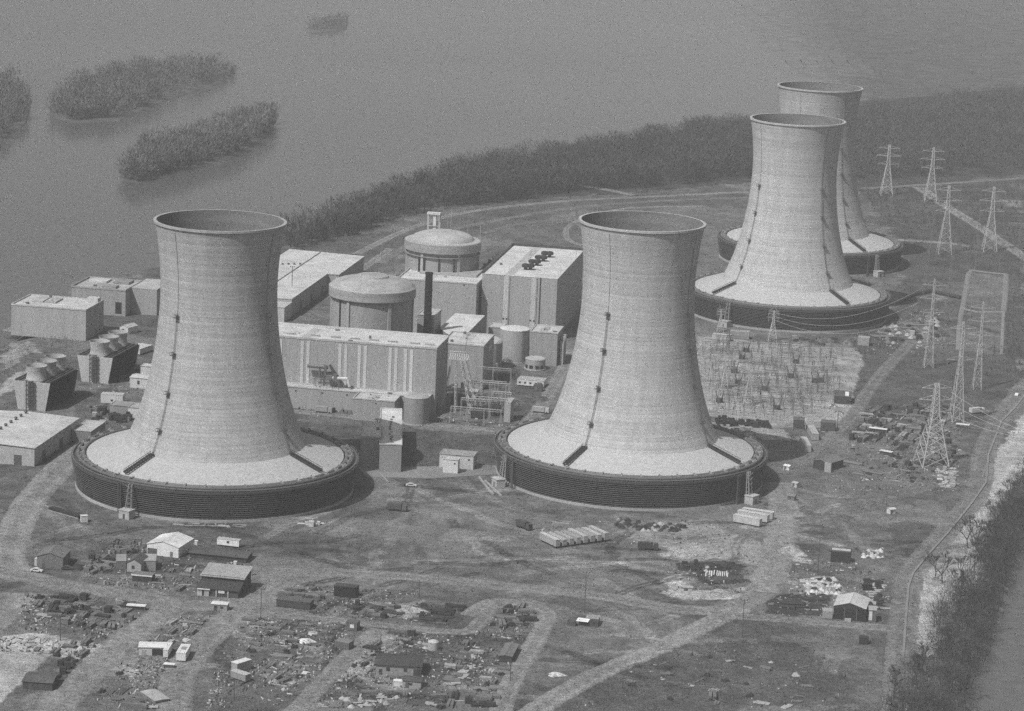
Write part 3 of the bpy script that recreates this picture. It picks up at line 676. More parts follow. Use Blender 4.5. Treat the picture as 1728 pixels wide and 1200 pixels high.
# white office trailers
def trailer(label, pFL, pFR, d, h, wallg=.62, roofg=.5, wins=4, group=None, wheels=True, name='office_trailer', cat='trailer', wing=.06):
    a, b = at(*pFL), at(*pFR); w_ = (b-a).length; rz = math.atan2(b.y-a.y, b.x-a.x)
    t = thing(name, label, cat, (a.x, a.y, 0), rz, group); z0 = .55 if wheels else .1
    MB().cbox(0, 0, z0, w_, d, h).build('body', mat(wallg, 'panel'), t)
    m = MB(); m.cbox(-.08, -.08, h, w_+.08, d+.08, h+.14)
    for x in np.arange(1, w_, 1.6): m.cbox(x, .1, h+.14, x+.1, d-.1, h+.19)
    m.build('roof', mat(roofg, 'metal'), t)
    for i in range(wins):
        x = w_*(i+.5)/wins; f = opening(t, 'window', x, z0+.95, min(1.1, w_/wins*.5), .9, wing)
    if wheels:
        m = MB(); m.cbox(.4, .3, .2, w_-.4, d-.3, z0); m.build('chassis', mat(.05, 'metal'), t)
        for x in (w_*.6, w_*.6+1.0):
            for y in (.25, d-.25): MB().bar((x, y-.12, .42), (x, y+.12, .42), .42, 12).build('wheel', mat(.03, 'plain'), t)
    return t
trailer('white office trailer with a row of windows, just below the low round tank', (872.5, 651), (917, 655), 8, 3.4, .66, .40, 5)
g = at(908, 660); t = thing('equipment_skid', 'dark equipment skid parked in front of the white office trailer', 'equipment', (g.x, g.y, 0), TH)
MB().box(0, 0, 0, 4.4, 3.0, 3.4).build('body', mat(.09, 'metal'), t); MB().box(-.8, -1.6, .6, 1.6, .3, 2).build('door', mat(.16, 'metal'), t); MB().box(.4, .3, 3.4, 2, 1.4, .9).build('hood', mat(.14, 'metal'), t)
# warehouse behind left tower
t = thing('warehouse', 'broad pale-roofed warehouse reaching from behind the left cooling tower to the river road', 'warehouse', guv(-164, 202), TH)
MB().prism([(0, 0), (41, 0), (41, 82), (48, 82), (48, 146), (0, 152)], 0, 10).build('wall', mat(.34, 'panel'), t)
rf = MB().prism([(-.3, -.3), (41.3, -.3), (41.3, 81.7), (48.3, 81.7), (48.3, 146.3), (-.3, 152.3)], 10, 10.5).build('roof', mat(.50, 'roof'), t)
MB().cbox(20, 0, 10.5, 20.5, 148, 11).build('ridge', mat(.3, 'roof'), rf)
for i in range(6): MB().box(3+i*3.2, 96+i*1.5, 10.5, 1.1, 1.1, .9).build('roof_vent', mat(.1, 'metal'), rf)
for y in (20, 45, 70): side_opening(t, 'door', 41, y, 0, 5, 5, .09)
t, r = block('loading_shed', 'small pale shed butted against the near end of the pale-roofed warehouse', 'shed', guv(-140, 186), TH, 17, 15.6, 8, .5, .52, .3)
# mast next to it
def pole(label, p, h, r=.16, name='light_mast', cat='mast', arms=True, group=None):
    g = at(*p); t = thing(name, label, cat, (g.x, g.y, 0), TH, group)
    MB().bar((0, 0, 0), (0, 0, h), r*1.3, 6, r*.8).build('shaft', mat(.09, 'wood'), t)
    if arms: MB().bar((-1.4, 0, h-.5), (1.4, 0, h-.5), .12).box(-1.2, 0, h-.4, .5, .4, .35).box(1.2, 0, h-.4, .5, .4, .35).build('crossarm', mat(.15, 'metal'), t)
    return t
pole('dark light mast beside the pale-roofed warehouse, right of the left cooling tower', (492, 513), 22, .22)
# intake buildings at the river
t, r = block('intake_building', 'pale windowless block on the river bank at the far left, beside the sloping bank', 'intake building', tuple(at(145, 525, 16).xy)+(0,), TH, 41, 29, 16, .40, .52, .7)
t.location = Vector((t.location.x, t.location.y, 0))-Vector((GU.x*41, GU.y*41, 0))
for x in (7, 14): MB().cbox(x, 12, 16.2, x+6, 24, 17).build('hatch', mat(.42, 'roof'), r)
MB().cbox(34, 22, 16.2, 40, 27, 18.5).build('penthouse', mat(.5, 'panel'), r)
g = at(212, 492, 14); t, r = block('intake_building', 'weathered block with dark doorway on the river bank, partly behind the left cooling tower', 'intake building', (g.x-GU.x*31, g.y-GU.y*31, 0), TH, 31, 30, 14, .36, .38, .9)
opening(t, 'door', 27, 1.2, 3.6, 6.5, .03)
MB().cbox(31.02, 9, 0, 46, 38, 14.2).build('wing', mat(.35, 'panel'), t)
MB().cbox(30.9, 8.9, 14.2, 46.1, 38.1, 14.6).build('roof', mat(.4, 'roof'), t)
for q in ((4, 18, 10, 9), (16, 4, 8, 6), (18, 18, 9, 9)): MB().cbox(q[0], q[1], 14.2, q[0]+q[2], q[1]+q[3], 15.1+q[0]*.02).build('hatch', mat(.55 if q[0] < 5 else .25, 'roof'), r)
# mechanical draft cooling towers
def mech(label, p, L_=34, z=13.5):
    g = at(*p); t = thing('fan_cooling_tower', label, 'fan cooling tower', (g.x, g.y, 0), R(-13), 'mechanical draft cooling towers')
    W_ = 18.5; bt = 6.2
    for nm, y0, y1, gg in (('end_wall', 0, .5, .44), ('end_wall', L_-.5, L_, .44)):
        m = MB()
        for x0, x1, x2, x3 in ((0, 6.2, 8.0, 2.2), (11.6, W_, W_-2.2, 10.4)):
            pass
        prof = [(2.4, 0), (W_-2.4, 0), (W_, z), (0, z)]
        vs = [(x, y0, zz) for x, zz in prof]+[(x, y1, zz) for x, zz in prof]
        m.add(vs, [(0, 1, 2, 3), (7, 6, 5, 4), (0, 4, 5, 1), (1, 5, 6, 2), (2, 6, 7, 3), (3, 7, 4, 0)]); m.build(nm, mat(gg, 'panel'), t)
    m = MB(); N = 15
    for i in range(N):
        za, zb = z*i/N, z*(i+1)/N; xa, xb = W_-2.4+2.4*i/N, W_-2.4+2.4*(i+1)/N
        m.add([(xa-.8, .5, za+.05), (xb, .5, zb-.1), (xb, L_-.5, zb-.1), (xa-.8, L_-.5, za+.05)], [(0, 1, 2, 3)])
        xa, xb = 2.4-2.4*i/N, 2.4-2.4*(i+1)/N
        m.add([(xa+.8, .5, za+.05), (xb, .5, zb-.1), (xb, L_-.5, zb-.1), (xa+.8, L_-.5, za+.05)], [(3, 2, 1, 0)])
    m.build('louvre_wall', mat(.035, 'louvre'), t)
    MB().cbox(3, .5, .1, W_-3, L_-.5, z-.6).build('fill', mat(.02, 'louvre'), t)
    m = MB(); m.cbox(5, .5, z-.5, W_-5, L_-.5, z+.4); dk = m.build('fan_deck', mat(.30, 'roof'), t)
    for s_ in (0, 1): MB().cbox(.3+s_*(W_-5), .6, z-.4, 4.4+s_*(W_-5), L_-.6, z-.1).build('water_basin', mat(.045, 'metal'), t)
    for s_ in (0, 1):
        for x in (.6, 2.5, 4.3): MB().bar((x+s_*(W_-5), 1, z+.3), (x+s_*(W_-5), L_-1, z+.3), .25, 6).build('header_pipe', mat(.14, 'metal'), t)
    for i in range(3):
        y = L_*(i+.5)/3; m = MB(); pr = [(4.9, z+.4), (4.5, z+2), (4.4, z+3.6), (4.7, z+5.4), (5.0, z+6.8)]
        m.lathe(pr+[(r_-.15, q) for r_, q in pr[::-1]], 36, W_/2, y, closed=True); fs = m.build('fan_stack', mat(.42, 'concrete'), t, True, sharp=R(50))
        m = MB()
        for k_ in range(4):
            a = k_*math.pi/4; m.box(W_/2, y, z+3.2, 8.2, .7, .12, a)
        m.build('fan', mat(.1, 'metal'), fs)
    m = MB(); m.box(W_/2+1.2, -1.5, 0, .5, .5, z+1); m.box(W_/2-2, -1.5, 0, .4, .4, z+1)
    for zz in np.arange(1, z, 2.2):
        m.bar((W_/2-2, -1.5, zz), (W_/2+1.2, -1.5, zz+2.2), .2); m.box(W_/2-.4, -1.3, zz+2, 4, 1.6, .15)
    m.build('stair', mat(.08, 'metal'), t)
    return t
mech('nearer fan cooling tower with dark zigzag stair on its pale end wall, by the warehouse', (22, 689))
mech('farther fan cooling tower with three round fan stacks, behind the one with the zigzag stair', (130, 643), 36, 13)
# bottom-left warehouse
t = thing('warehouse', 'wide pale-roofed warehouse with a row of dark roof vents at the left edge', 'warehouse', guv(-190, -151), TH)
MB().cbox(0, 0, 0, 45.5, 57, 8).build('wall', mat(.40, 'panel'), t)
m = MB(); m.add([(-.4, -.4, 8.0), (22, -.4, 9.0), (46, -.4, 8.0), (46, 57.4, 8.0), (22, 57.4, 9.0), (-.4, 57.4, 8.0), (-.4, -.4, 8.35), (22, -.4, 9.35), (46, -.4, 8.35), (46, 57.4, 8.35), (22, 57.4, 9.35), (-.4, 57.4, 8.35)],
      [(0, 5, 4, 1), (1, 4, 3, 2), (6, 7, 10, 11), (7, 8, 9, 10), (0, 1, 7, 6), (1, 2, 8, 7), (2, 3, 9, 8), (3, 4, 10, 9), (4, 5, 11, 10), (5, 0, 6, 11)])
rf = m.build('roof', mat(.52, 'roof'), t)
for i in range(9): MB().lathe([(.55, 9.3), (.55, 10), (.9, 10.1), (.5, 10.6)], 10, 22, 3+i*6.3, cap=True).build('roof_vent', mat(.06, 'metal'), rf)
for x in (8, 25, 38): opening(t, 'door', x, 0, 3.5, 4.5, .12)
for y in (12, 34): side_opening(t, 'door', 45.5, y, 0, 4, 4.5, .05)
t, r = block('lean_to', 'small pale-roofed annex at the far right corner of the left-edge warehouse', 'annex building', guv(-144.2, -104), TH, 9, 20, 5, .2, .45, .2)
g = at(30, 768)
# small buildings left
def cabin(name, label, cat, pFL, pFR, d, h, hr, wallg=.6, roofg=.5, ridge='y', wins=1, door=True, group=None, over=.25, kind='panel'):
    """gabled hut; ridge 'y' runs front to back"""
    a, b = at(*pFL), at(*pFR); w_ = (b-a).length; rz = math.atan2(b.y-a.y, b.x-a.x)
    t = thing(name, label, cat, (a.x, a.y, 0), rz, group); m = MB()
    if ridge == 'y': pr = [(0, 0), (w_, 0), (w_, h), (w_/2, h+hr), (0, h)]; vs = [(x, 0, z) for x, z in pr]+[(x, d, z) for x, z in pr]
    else: pr = [(0, 0), (d, 0), (d, h), (d/2, h+hr), (0, h)]; vs = [(0, y, z) for y, z in pr]+[(w_, y, z) for y, z in pr]
    f = [(0, 1, 2, 3, 4), (9, 8, 7, 6, 5), (0, 5, 6, 1), (1, 6, 7, 2), (4, 9, 5, 0)]
    if ridge == 'x': f = [q[::-1] for q in f]
    m.add(vs, f); m.build('wall', mat(wallg, kind), t)
    m = MB(); o = over; th = .18
    def slab(p, q, r_, s_):
        k = [Vector(p), Vector(q), Vector(r_), Vector(s_)]; n_ = (k[1]-k[0]).cross(k[2]-k[0]).normalized()
        if n_.z < 0: n_ = -n_
        vs_ = [v_+n_*.03 for v_ in k]+[v_+n_*th for v_ in k]; m.add(vs_, [(3, 2, 1, 0), (4, 5, 6, 7), (0, 1, 5, 4), (1, 2, 6, 5), (2, 3, 7, 6), (3, 0, 4, 7)])
    sl_ = hr/((w_ if ridge == 'y' else d)/2)
    if ridge == 'y':
        slab((-o, -o, h-o*sl_), (w_/2, -o, h+hr), (w_/2, d+o, h+hr), (-o, d+o, h-o*sl_)); slab((w_/2, -o, h+hr), (w_+o, -o, h-o*sl_), (w_+o, d+o, h-o*sl_), (w_/2, d+o, h+hr))
    else:
        slab((-o, -o, h-o*sl_), (w_+o, -o, h-o*sl_), (w_+o, d/2, h+hr), (-o, d/2, h+hr)); slab((-o, d/2, h+hr), (w_+o, d/2, h+hr), (w_+o, d+o, h-o*sl_), (-o, d+o, h-o*sl_))
    m.build('roof', mat(roofg, 'roof'), t)
    for i in range(wins): opening(t, 'window', w_*(i+.7)/(wins+.6), h*.4, min(1.2, w_*.2), h*.35)
    if door: opening(t, 'door', w_*.25, 0, min(1.2, w_*.25), min(2.2, h*.8), .1)
    return t
cabin('hut', 'small white gabled hut with dark window between river blocks and the left cooling tower', 'hut', (202, 562), (216, 564.5), 8, 3.6, 1.2, .62, .52)
trailer('white flat-roofed trailer above the dark fan tower, next to the left cooling tower', (214, 597), (236, 600), 13, 3.2, .64, .55, 0)
cabin('hut', 'white hut with a two-pane window touching the left cooling tower, uppermost of the two', 'hut', (219, 654), (252, 657), 9, 5, .6, .62, .55, 'x', 1, False)
t, r = block('hut', 'white flat-roofed hut just behind the white hut with a two-pane window', 'hut', tuple(at(237, 640)), TH, 7, 6, 6.5, .62, .55, .2)
trailer('plain white cabin standing alone in the yard right of the fan cooling towers', (170, 680), (207, 682), 5, 4.2, .60, .45, 1, wheels=False, name='site_cabin', cat='cabin')
t, r = block('shed', 'grey shed with a bright front half hidden by the base of the left cooling tower', 'shed', tuple(at(216, 704)), TH, 12, 10, 4.5, .58, .35, .2)
t, r = block('shed', 'dark flat shed among drums behind the left cooling tower base', 'shed', tuple(at(185, 700)), TH, 9, 9, 4.5, .3, .3, .2)
# pump house between the front towers
_a, _b = at(678, 752, 12.3), at(678, 691, 12.3); _rz = math.atan2(_b.y-_a.y, _b.x-_a.x)-math.pi/2
t, r = block('pump_house', 'long narrow pump house between the front cooling towers, pale roof with a line of stains', 'pump house', (_a.x-9.6*math.cos(_rz), _a.y-9.6*math.sin(_rz), 0), _rz, 9.6, (_b-_a).length, 12.3, .30, .54, .4)
m = MB()
for i in range(11):
    y = 4+i*4.6; x = 5+random.uniform(-.8, .8); m.cbox(x-.5, y, 12.44, x+.5, y+1.6, 12.7+random.uniform(0, .5))
m.build('roof_vent', mat(.14, 'metal'), r)
t, r = block('pump_house', 'lower side wing of the narrow pump house, next to the left cooling tower', 'pump house', (_a.x-18.4*math.cos(_rz), _a.y-18.4*math.sin(_rz)+7.5, 0), _rz, 8.7, 27, 13.6, .28, .54, .4)
MB().box(7.4, 14, 13.9, 1.4, 1.2, .9).build('roof_vent', mat(.1, 'metal'), r)
# white pair of blocks
t, r = block('chlorinator_house', 'white block with a grey roof behind a smaller white cube, between the front towers', 'plant building', tuple(at(741, 789.5)), TH, 15.2, 9, 6.2, .56, .33, .2)
opening(t, 'vent', 13.2, 4.3, .9, .7)
t, r = block('chlorinator_house', 'small white cube-shaped block standing in front of the larger white one', 'plant building', tuple(at(747, 798.5)), TH, 6.6, 4.4, 6.2, .60, .56, .2)
opening(t, 'vent', 5.2, 4.4, .8, .6)
tag(MB().prism(W([(604, 790), (618, 806), (735, 808), (765, 806), (846, 801), (838, 786), (740, 788)]), -.2, .35).build('concrete_apron', mat(.22, 'concrete')), 'kerbed concrete apron running between the bases of the two front cooling towers', 'concrete apron')
for i, (p, q, gg) in enumerate((((640, 799), (655, 815), .3), ((700, 797), (708, 806), .3), ((808, 806), (832, 836), .34), ((818, 812), (846, 838), .34))):
    a, b = at(*p), at(*q)
    tag(MB().bar((a.x, a.y, .3), (b.x, b.y, .3), .5).build('pipe_cover', mat(gg, 'concrete')), 'pale straight pipe cover lying on the ground in front of the concrete apron', 'pipe cover', 'pipe covers by the concrete apron')
# ------------------------------------------------------------------ sheds, huts and trailers in the construction yards
t = cabin('hall', 'large white gabled hall, the brightest building in front of the left cooling tower', 'hall', (248, 935), (301, 942), 14, 4.1, 1.7, .72, .70, 'y', 0, False)
wl = [c for c in t.children if c.name.startswith('wall')][0]
opening(t, 'door', 2.2, 0, 4, 2.6, .1); opening(t, 'door', 10.2, 0, 1.2, 2.2, .2)
trailer('long white trailer parked alone right of the white gabled hall', (366, 921), (403, 925.3), 2.6, 2.9, .78, .45, 1)
for p, h in (((331, 922), 2.2), ((397, 954.5), 1.6)):
    g = at(*p); MB().box(0, 0, 0, 1.1, 1.1, h).box(0, 0, h, 1.3, 1.3, .15).box(0, -.57, .1, .7, .05, h*.8).build('privy', mat(.7, 'panel'), loc=(g.x, g.y, 0), rz=TH)
obs = [o for o in bpy.data.objects if o.name.startswith('privy')]
tag(obs[0], 'small white privy at the right wall of the white gabled hall', 'privy'); tag(obs[1], 'small white privy below the long low dark shed', 'privy')
t = cabin('long_shed', 'long low dark shed stretching right from the white gabled hall', 'shed', (320, 941), (415, 950.5), 8.5, 2.0, .35, .06, .085, 'x', 0, False, over=.5, kind='wood')
# dark two-level workshop
t = thing('workshop', 'dark two-level workshop with a pale upper roof, left of the tall pole', 'workshop', tuple(at(333, 1004)), math.atan2(*(lambda a, b: (b.y-a.y, b.x-a.x))(at(333, 1004), at(404, 1011))))
MB().cbox(0, 5, 0, 16, 15, 6.4).cbox(0, 0, 0, 15.5, 5, 3.0).build('wall', mat(.07, 'wood'), t)
m = MB(); m.add([(-.5, 4.4, 6.0), (16.5, 4.4, 6.0), (16.5, 16, 7.6), (-.5, 16, 7.6), (-.5, 4.4, 6.25), (16.5, 4.4, 6.25), (16.5, 16, 7.85), (-.5, 16, 7.85)], [(3, 2, 1, 0), (4, 5, 6, 7), (0, 1, 5, 4), (1, 2, 6, 5), (2, 3, 7, 6), (3, 0, 4, 7)]); m.build('roof', mat(.30, 'roof'), t)
m = MB(); m.add([(-.4, -.6, 2.9), (16, -.6, 2.9), (16, 4.9, 4.4), (-.4, 4.9, 4.4), (-.4, -.6, 3.1), (16, -.6, 3.1), (16, 4.9, 4.6), (-.4, 4.9, 4.6)], [(3, 2, 1, 0), (4, 5, 6, 7), (0, 1, 5, 4), (1, 2, 6, 5), (2, 3, 7, 6), (3, 0, 4, 7)]); m.build('lean_to_roof', mat(.05, 'roof'), t)
for x in (1, 3.6): MB().cbox(x-.9, -.5, 0, x+.9, -.1, 2.3).build('board', mat(.4, 'wood'), t)
MB().cbox(8, -.4, 1.6, 10.4, -.1, 2.6).build('sign_board', mat(.6, 'panel'), t); MB().cbox(.2, -.95, 2.55, 5, -.65, 2.9).build('fascia', mat(.65, 'panel'), t)
for x in (7, 11.5): MB().cbox(x, -.3, 0, x+.4, -.05, 2.8).build('post', mat(.45, 'wood'), t)
cabin('site_hut', 'small pale-roofed hut in front of the dark two-level workshop', 'hut', (357, 1030), (383, 1032), 3.4, 2.4, .25, .28, .6, 'x', 2, True)
cabin('shed', 'grey gabled shed with a bright porch at the far left of the yards', 'shed', (62, 958), (106, 961), 11, 4.5, 1.6, .18, .15, 'y', 0, True)
t, r = block('porch_shed', 'bright little porch built onto the grey gabled shed at far left', 'porch', tuple(at(58, 955)), R(-9), 5.5, 4.5, 2.6, .5, .62, 0); opening(t, 'door', 3.6, 0, 1.2, 2.0, .05)
cabin('shed', 'gabled shed with a pale front and dark roof, below the white gabled hall', 'shed', (214, 965), (238, 967.5), 9, 3.6, 1.6, .40, .085, 'y', 1, False)
t, r = block('shed', 'narrow flat shed with a lighter roof, right beside the pale-fronted gabled shed', 'shed', tuple(at(239, 963)), R(6), 5.2, 9, 3.8, .26, .33, 0)
t, r = block('shed', 'low dark open shelter with a bright front roof edge, nearest the main track', 'shelter', tuple(at(223, 981)), R(-8), 7.5, 4.5, 2.6, .05, .15, 0)
MB().cbox(-.2, -.35, 2.35, 7.7, -.15, 2.8).build('fascia', mat(.7, 'panel'), t)
t, r = block('shed', 'narrow grey shed standing left of the pale-fronted gabled shed', 'shed', tuple(at(196, 960)), R(8), 3.6, 9, 3.0, .17, .25, 0)
t = cabin('open_shed', 'white flat-roofed open shed in the bottom left yard, next to two white trailers', 'shed', (234, 1106), (280, 1107), 5.5, 2.9, .25, .5, .62, 'x', 0, False)
opening(t, 'bay_shade', 7, 0, 5, 2.4, .03); opening(t, 'door', 1.8, 0, 1.4, 2.0, .3)  # black panel painted for the shade inside the open porch
trailer('narrow white trailer standing end-on between the open shed and the bigger trailer', (275, 1111.5), (283, 1112), 8.5, 3.0, .62, .70, 0)
t = trailer('white trailer with a dark roof hatch, rightmost of the pair beside the open shed', (297, 1117), (313, 1118), 9.5, 3.2, .70, .70, 0); MB().cbox(.9, 3.5, 3.36, 2.6, 6.2, 3.5).build('hatch', mat(.28, 'metal'), t)
t = trailer('end-on trailer with a pale roof in the yard left of the diagonal track', (389, 1145), (414, 1153), 2.6, 2.7, .3, .45, 0)
t, r = block('site_hut', 'small hut with a bright roof joined behind the end-on pale-roofed trailer', 'hut', tuple(at(400, 1137)), R(50), 6.5, 2.8, 3.4, .34, .58, 0)
cabin('lumber_shed', 'low pale platform with a plank roof at the bottom left, by the road', 'platform', (238, 1172), (262, 1188), 5, .9, .15, .2, .36, 'x', 0, False, kind='wood')
t, r = block('flat_shelter', 'tiny flat shelter with a bright roof below the two white trailers', 'shelter', tuple(at(276, 1127)), R(-5), 3.6, 1.8, 1.2, .1, .62, 0)
cabin('dark_shed', 'dark shed with a long shadow in the bottom left corner yard', 'shed', (38, 1163), (88, 1166), 9.5, 2.6, .7, .07, .11, 'x', 0, True, kind='wood')
t = cabin('storehouse', 'wide storehouse with a dark roof, the largest building at bottom centre', 'storehouse', (634, 1138), (710, 1142), 11.5, 3.6, 1.3, .28, .055, 'x', 2, False, over=.5)
opening(t, 'door', 14, 0, 2.6, 2.6, .06); opening(t, 'door', 1.6, 0, 1.2, 2.0, .08)
cabin('shed', 'small dark-roofed annex at the front right of the wide storehouse', 'shed', (679, 1160), (710, 1163), 5, 2.4, .4, .3, .07, 'x', 1, True)
t, r = block('white_box_hut', 'tiny bright hut in front of the wide storehouse', 'hut', tuple(at(664, 1158)), R(0), 3.2, 2, 1.7, .6, .62, 0)
def container(label, pFL, pFR, d, h, g, rg, name='storage_container', cat='container', ribs=True, group=None):
    a, b = at(*pFL), at(*pFR); w_ = (b-a).length; rz = math.atan2(b.y-a.y, b.x-a.x); t = thing(name, label, cat, (a.x, a.y, 0), rz, group)
    m = MB(); m.cbox(0, 0, .15, w_, d, h)
    if ribs:
        for x in np.arange(.3, w_, .6): m.cbox(x, -.07, .3, x+.25, 0, h-.1)
        for y in np.arange(.3, d, .6): m.cbox(w_, y, .3, w_+.07, y+.25, h-.1)
    m.build('body', mat(g, 'metal'), t); MB().cbox(-.06, -.06, h, w_+.06, d+.06, h+.1).build('roof', mat(rg, 'metal'), t)
    MB().cbox(w_+.07, d*.2, .3, w_+.13, d*.8, h-.2).build('door', mat(g*.8, 'metal'), t)
    return t
container('black box-shaped store above the bottom centre yards, at the track', (563, 1006), (600, 1010), 4, 4.0, .03, .06)
container('dark low shed with a pale object on its roof, right of the tall pole', (466, 1024), (523, 1030), 5, 2.8, .08, .11)
container('small dark cabin with a white notice on its front, in the centre yard', (583, 1064), (602, 1066), 4, 3, .13, .1)
MB().cbox(1.6, -.16, 1.2, 3.1, -.08, 2.5).build('notice', mat(.75, 'panel'), bpy.data.objects['storage_container.002'])
container('black cube-shaped hut behind the wide storehouse', (687, 1073), (699, 1074), 2.4, 2.2, .05, .16)
container('grey cabin beside the pale junk in the yard left of the storehouse', (565, 1094), (588, 1098), 4, 2.6, .15, .2)
g = at(731, 1096); t = thing('round_tank', 'pale round tank standing behind the right end of the storehouse', 'tank', (g.x, g.y, 0)); MB().lathe([(1.9, 0), (1.9, 2.8)], 24).build('shell', mat(.42, 'panel'), t, True); MB().lathe([(1.95, 2.75), (1.9, 3.0), (.9, 3.5), (.01, 3.6)], 24).build('top', mat(.5, 'panel'), t, True)
cabin('long_store', 'long dark-sided store with a grey roof beside the track at bottom centre right', 'storehouse', (842, 1117), (863, 1119), 14, 2.2, .4, .05, .16, 'y', 0, False)
t = thing('broken_shed', 'half collapsed shed with a bright sheet and slatted roof, by the tall pole at centre', 'shed', tuple(at(957, 1056)), R(-8))
MB().cbox(0, 0, 0, 3, 2.6, 1.8).cbox(4, 1.5, 0, 11, 7, 2.2).build('wall', mat(.08, 'wood'), t); MB().add([(3, .6, 1.9), (7.4, .2, 1.9), (8, 2.6, 2.5), (3.6, 3.0, 2.5)], [(0, 1, 2, 3)]).build('sheet', mat(.75, 'panel'), t)
m = MB()
for i in range(5): m.cbox(6.2, 3.4+i*.9, 2.3, 11, 3.9+i*.9, 2.5)
m.build('roof_slats', mat(.35, 'wood'), t)
# row of trailers on the dirt field
a = at(937, 926.5); b = at(1031, 913.5); d_ = (b-a); ang = math.atan2(d_.y, d_.x); L8 = d_.length
kinds8 = (.55, .40, .36, .30, .46, .38, .44, .52)
for i in range(8):
    q = a+d_*((i+.05)/8); t = thing('freight_trailer', 'grey freight trailer in the tight row of eight on the open dirt field' , 'trailer', (q.x, q.y, 0), ang, 'freight trailers parked in a row of eight'); ww = L8/8*.6
    hh = 3.6 if i in (0, 4, 7) else 3.3
    MB().cbox(0, 0, .9, ww, 12, hh).build('body', mat(.36, 'panel'), t)
    m = MB(); m.cbox(-.03, -.03, hh, ww+.03, 12.03, hh+.1)
    for y in np.arange(.5, 12, 1.2): m.cbox(.05, y, hh+.1, ww-.05, y+.1, hh+.15)
    m.build('roof', mat(kinds8[i], 'metal'), t); MB().cbox(.3, .3, .5, ww-.3, 11.7, .9).build('chassis', mat(.03, 'metal'), t)
    for y in (1.5, 2.6):
        for x in (.25, ww-.25): MB().bar((x-.12, y, .5), (x+.12, y, .5), .5, 10).build('wheel', mat(.02, 'plain'), t)
    t['label'] = ('freight trailer at the left end of the row of eight, its long side showing', 'freight trailer second from the left in the row of eight', 'freight trailer third from the left in the row of eight', 'darkest-roofed freight trailer, fourth from the left in the row of eight',
                  'freight trailer fifth from the left in the row of eight', 'freight trailer third from the right in the row of eight', 'freight trailer second from the right in the row of eight', 'pale freight trailer at the right end of the row of eight')[i]
for i, (p, q, l) in enumerate((((1237, 882), (1281, 890.5), 'pale long trailer in front of two others below the middle tower'), ((1244, 875), (1294, 884), 'pale long trailer between two others below the middle tower'), ((1252, 871.5), (1303, 879), 'pale long trailer, rearmost of three below the middle tower'))):
    trailer(l, p, q, 2.6, 3.4, .46, .55, 0, 'three long trailers below the middle tower', name='freight_trailer')
# right side sheds
t = cabin('open_barn', 'open-fronted barn with a pale gabled roof, at the right yard beside rubble', 'barn', (1406, 1044), (1459, 1050), 13.5, 5.0, 1.7, .04, .45, 'y', 0, False, kind='wood')
MB().cbox(.3, -.12, .1, 12, -.02, 4.4).build('bay_shade', mat(.02, 'wood'), t)  # near-black sheet stands in for the shaded interior behind the open front
m = MB()
for x in (-2.9, 2.9): pass
MB().box(5.2, -1.2, 0, 1.6, 1, 1.0).box(6.3, -1.5, 0, .8, .8, 1.2).build('load', mat(.4, 'plain'), t)
for x in (4, 8.5): MB().cbox(x-.1, -.2, .1, x+.1, -.12, 4.8).build('post', mat(.15, 'wood'), t)
container('pale grey container at the left wall of the open-fronted barn', (1388, 1044), (1404, 1045), 4.4, 2.8, .30, .34)
t, r = block('post_hut', 'slim hut with a bright door panel right of the open-fronted barn', 'hut', tuple(at(1465, 1050)), R(-6), 2.8, 5.5, 4.6, .12, .34, 0); MB().cbox(.1, -.1, .8, 1.3, -.02, 4.2).build('panel', mat(.62, 'panel'), t)
container('black container among rubble behind the open-fronted barn', (1456, 996.5), (1471, 997.5), 2.6, 2.4, .015, .03)
t = container('black container with a pale roof strip, alone behind the rubble field', (1401, 948), (1434, 951), 5, 4.2, .035, .05); MB().cbox(.2, 2.2, 4.3, 7.6, 4.6, 4.5).build('roof_sheet', mat(.5, 'metal'), t)
container('black crate-like box alone on the open grass at the lower right', (1449, 1087), (1464, 1088.5), 3.0, 2.4, .04, .035)
t = cabin('shadow_shed', 'dark shed half in the shadow of the middle cooling tower', 'shed', (1372, 790), (1397, 796), 12, 3.6, 1, .05, .15, 'y', 0, False); MB().cbox(6.8, -1.0, 0, 10.2, -.2, 4.2).build('extension', mat(.36, 'panel'), t)
for p, q, l in (((1357, 764), (1366, 766), 'long grey railcar-like container in the tower shadow, nearer one of two in line'), ((1370, 744), (1378, 745.5), 'long grey container in the tower shadow, farther one of two in line')):
    a, b = at(*p), at(*q); t = thing('storage_container', l, 'container', (a.x, a.y, 0), R(2)); MB().cbox(0, 0, .3, 3.2, 17, 3.4).build('body', mat(.34, 'metal'), t); MB().cbox(-.05, -.05, 3.4, 3.25, 17.05, 3.5).build('roof', mat(.42, 'metal'), t)
t, r = block('control_house', 'dark control house with a white panel on its roof, at the switchyard corner', 'control house', tuple(at(1407, 681)), R(-7), 8.5, 13, 3.8, .06, .09, 0); MB().box(6.3, 5, 4, 1.9, 8, .5).build('roof_panel', mat(.75, 'panel'), r)
t, r = block('relay_hut', 'dark hut with a white side post at the near edge of the switchyard', 'hut', tuple(at(1338, 723)), R(-7), 5.2, 7, 4.2, .07, .10, 0); MB().cbox(5.4, 1, 0, 6.1, 2, 4.8).build('cabinet', mat(.7, 'panel'), t)
container('dark low hut below the dark control house, beside a thin pole', (1384, 727), (1409, 729), 6, 4.2, .09, .13)
container('pale boxy container at the far right end of the switchyard', (1447, 583), (1466, 584.5), 6, 4.4, .32, .36)
container('pale long container at the far left edge of the switchyard, by the tower basin', (1201, 574), (1231, 577), 5, 3.2, .5, .46)
container('light grey long container behind the pale one, near the tower basin', (1232, 571), (1264, 573), 5, 4, .33, .3)
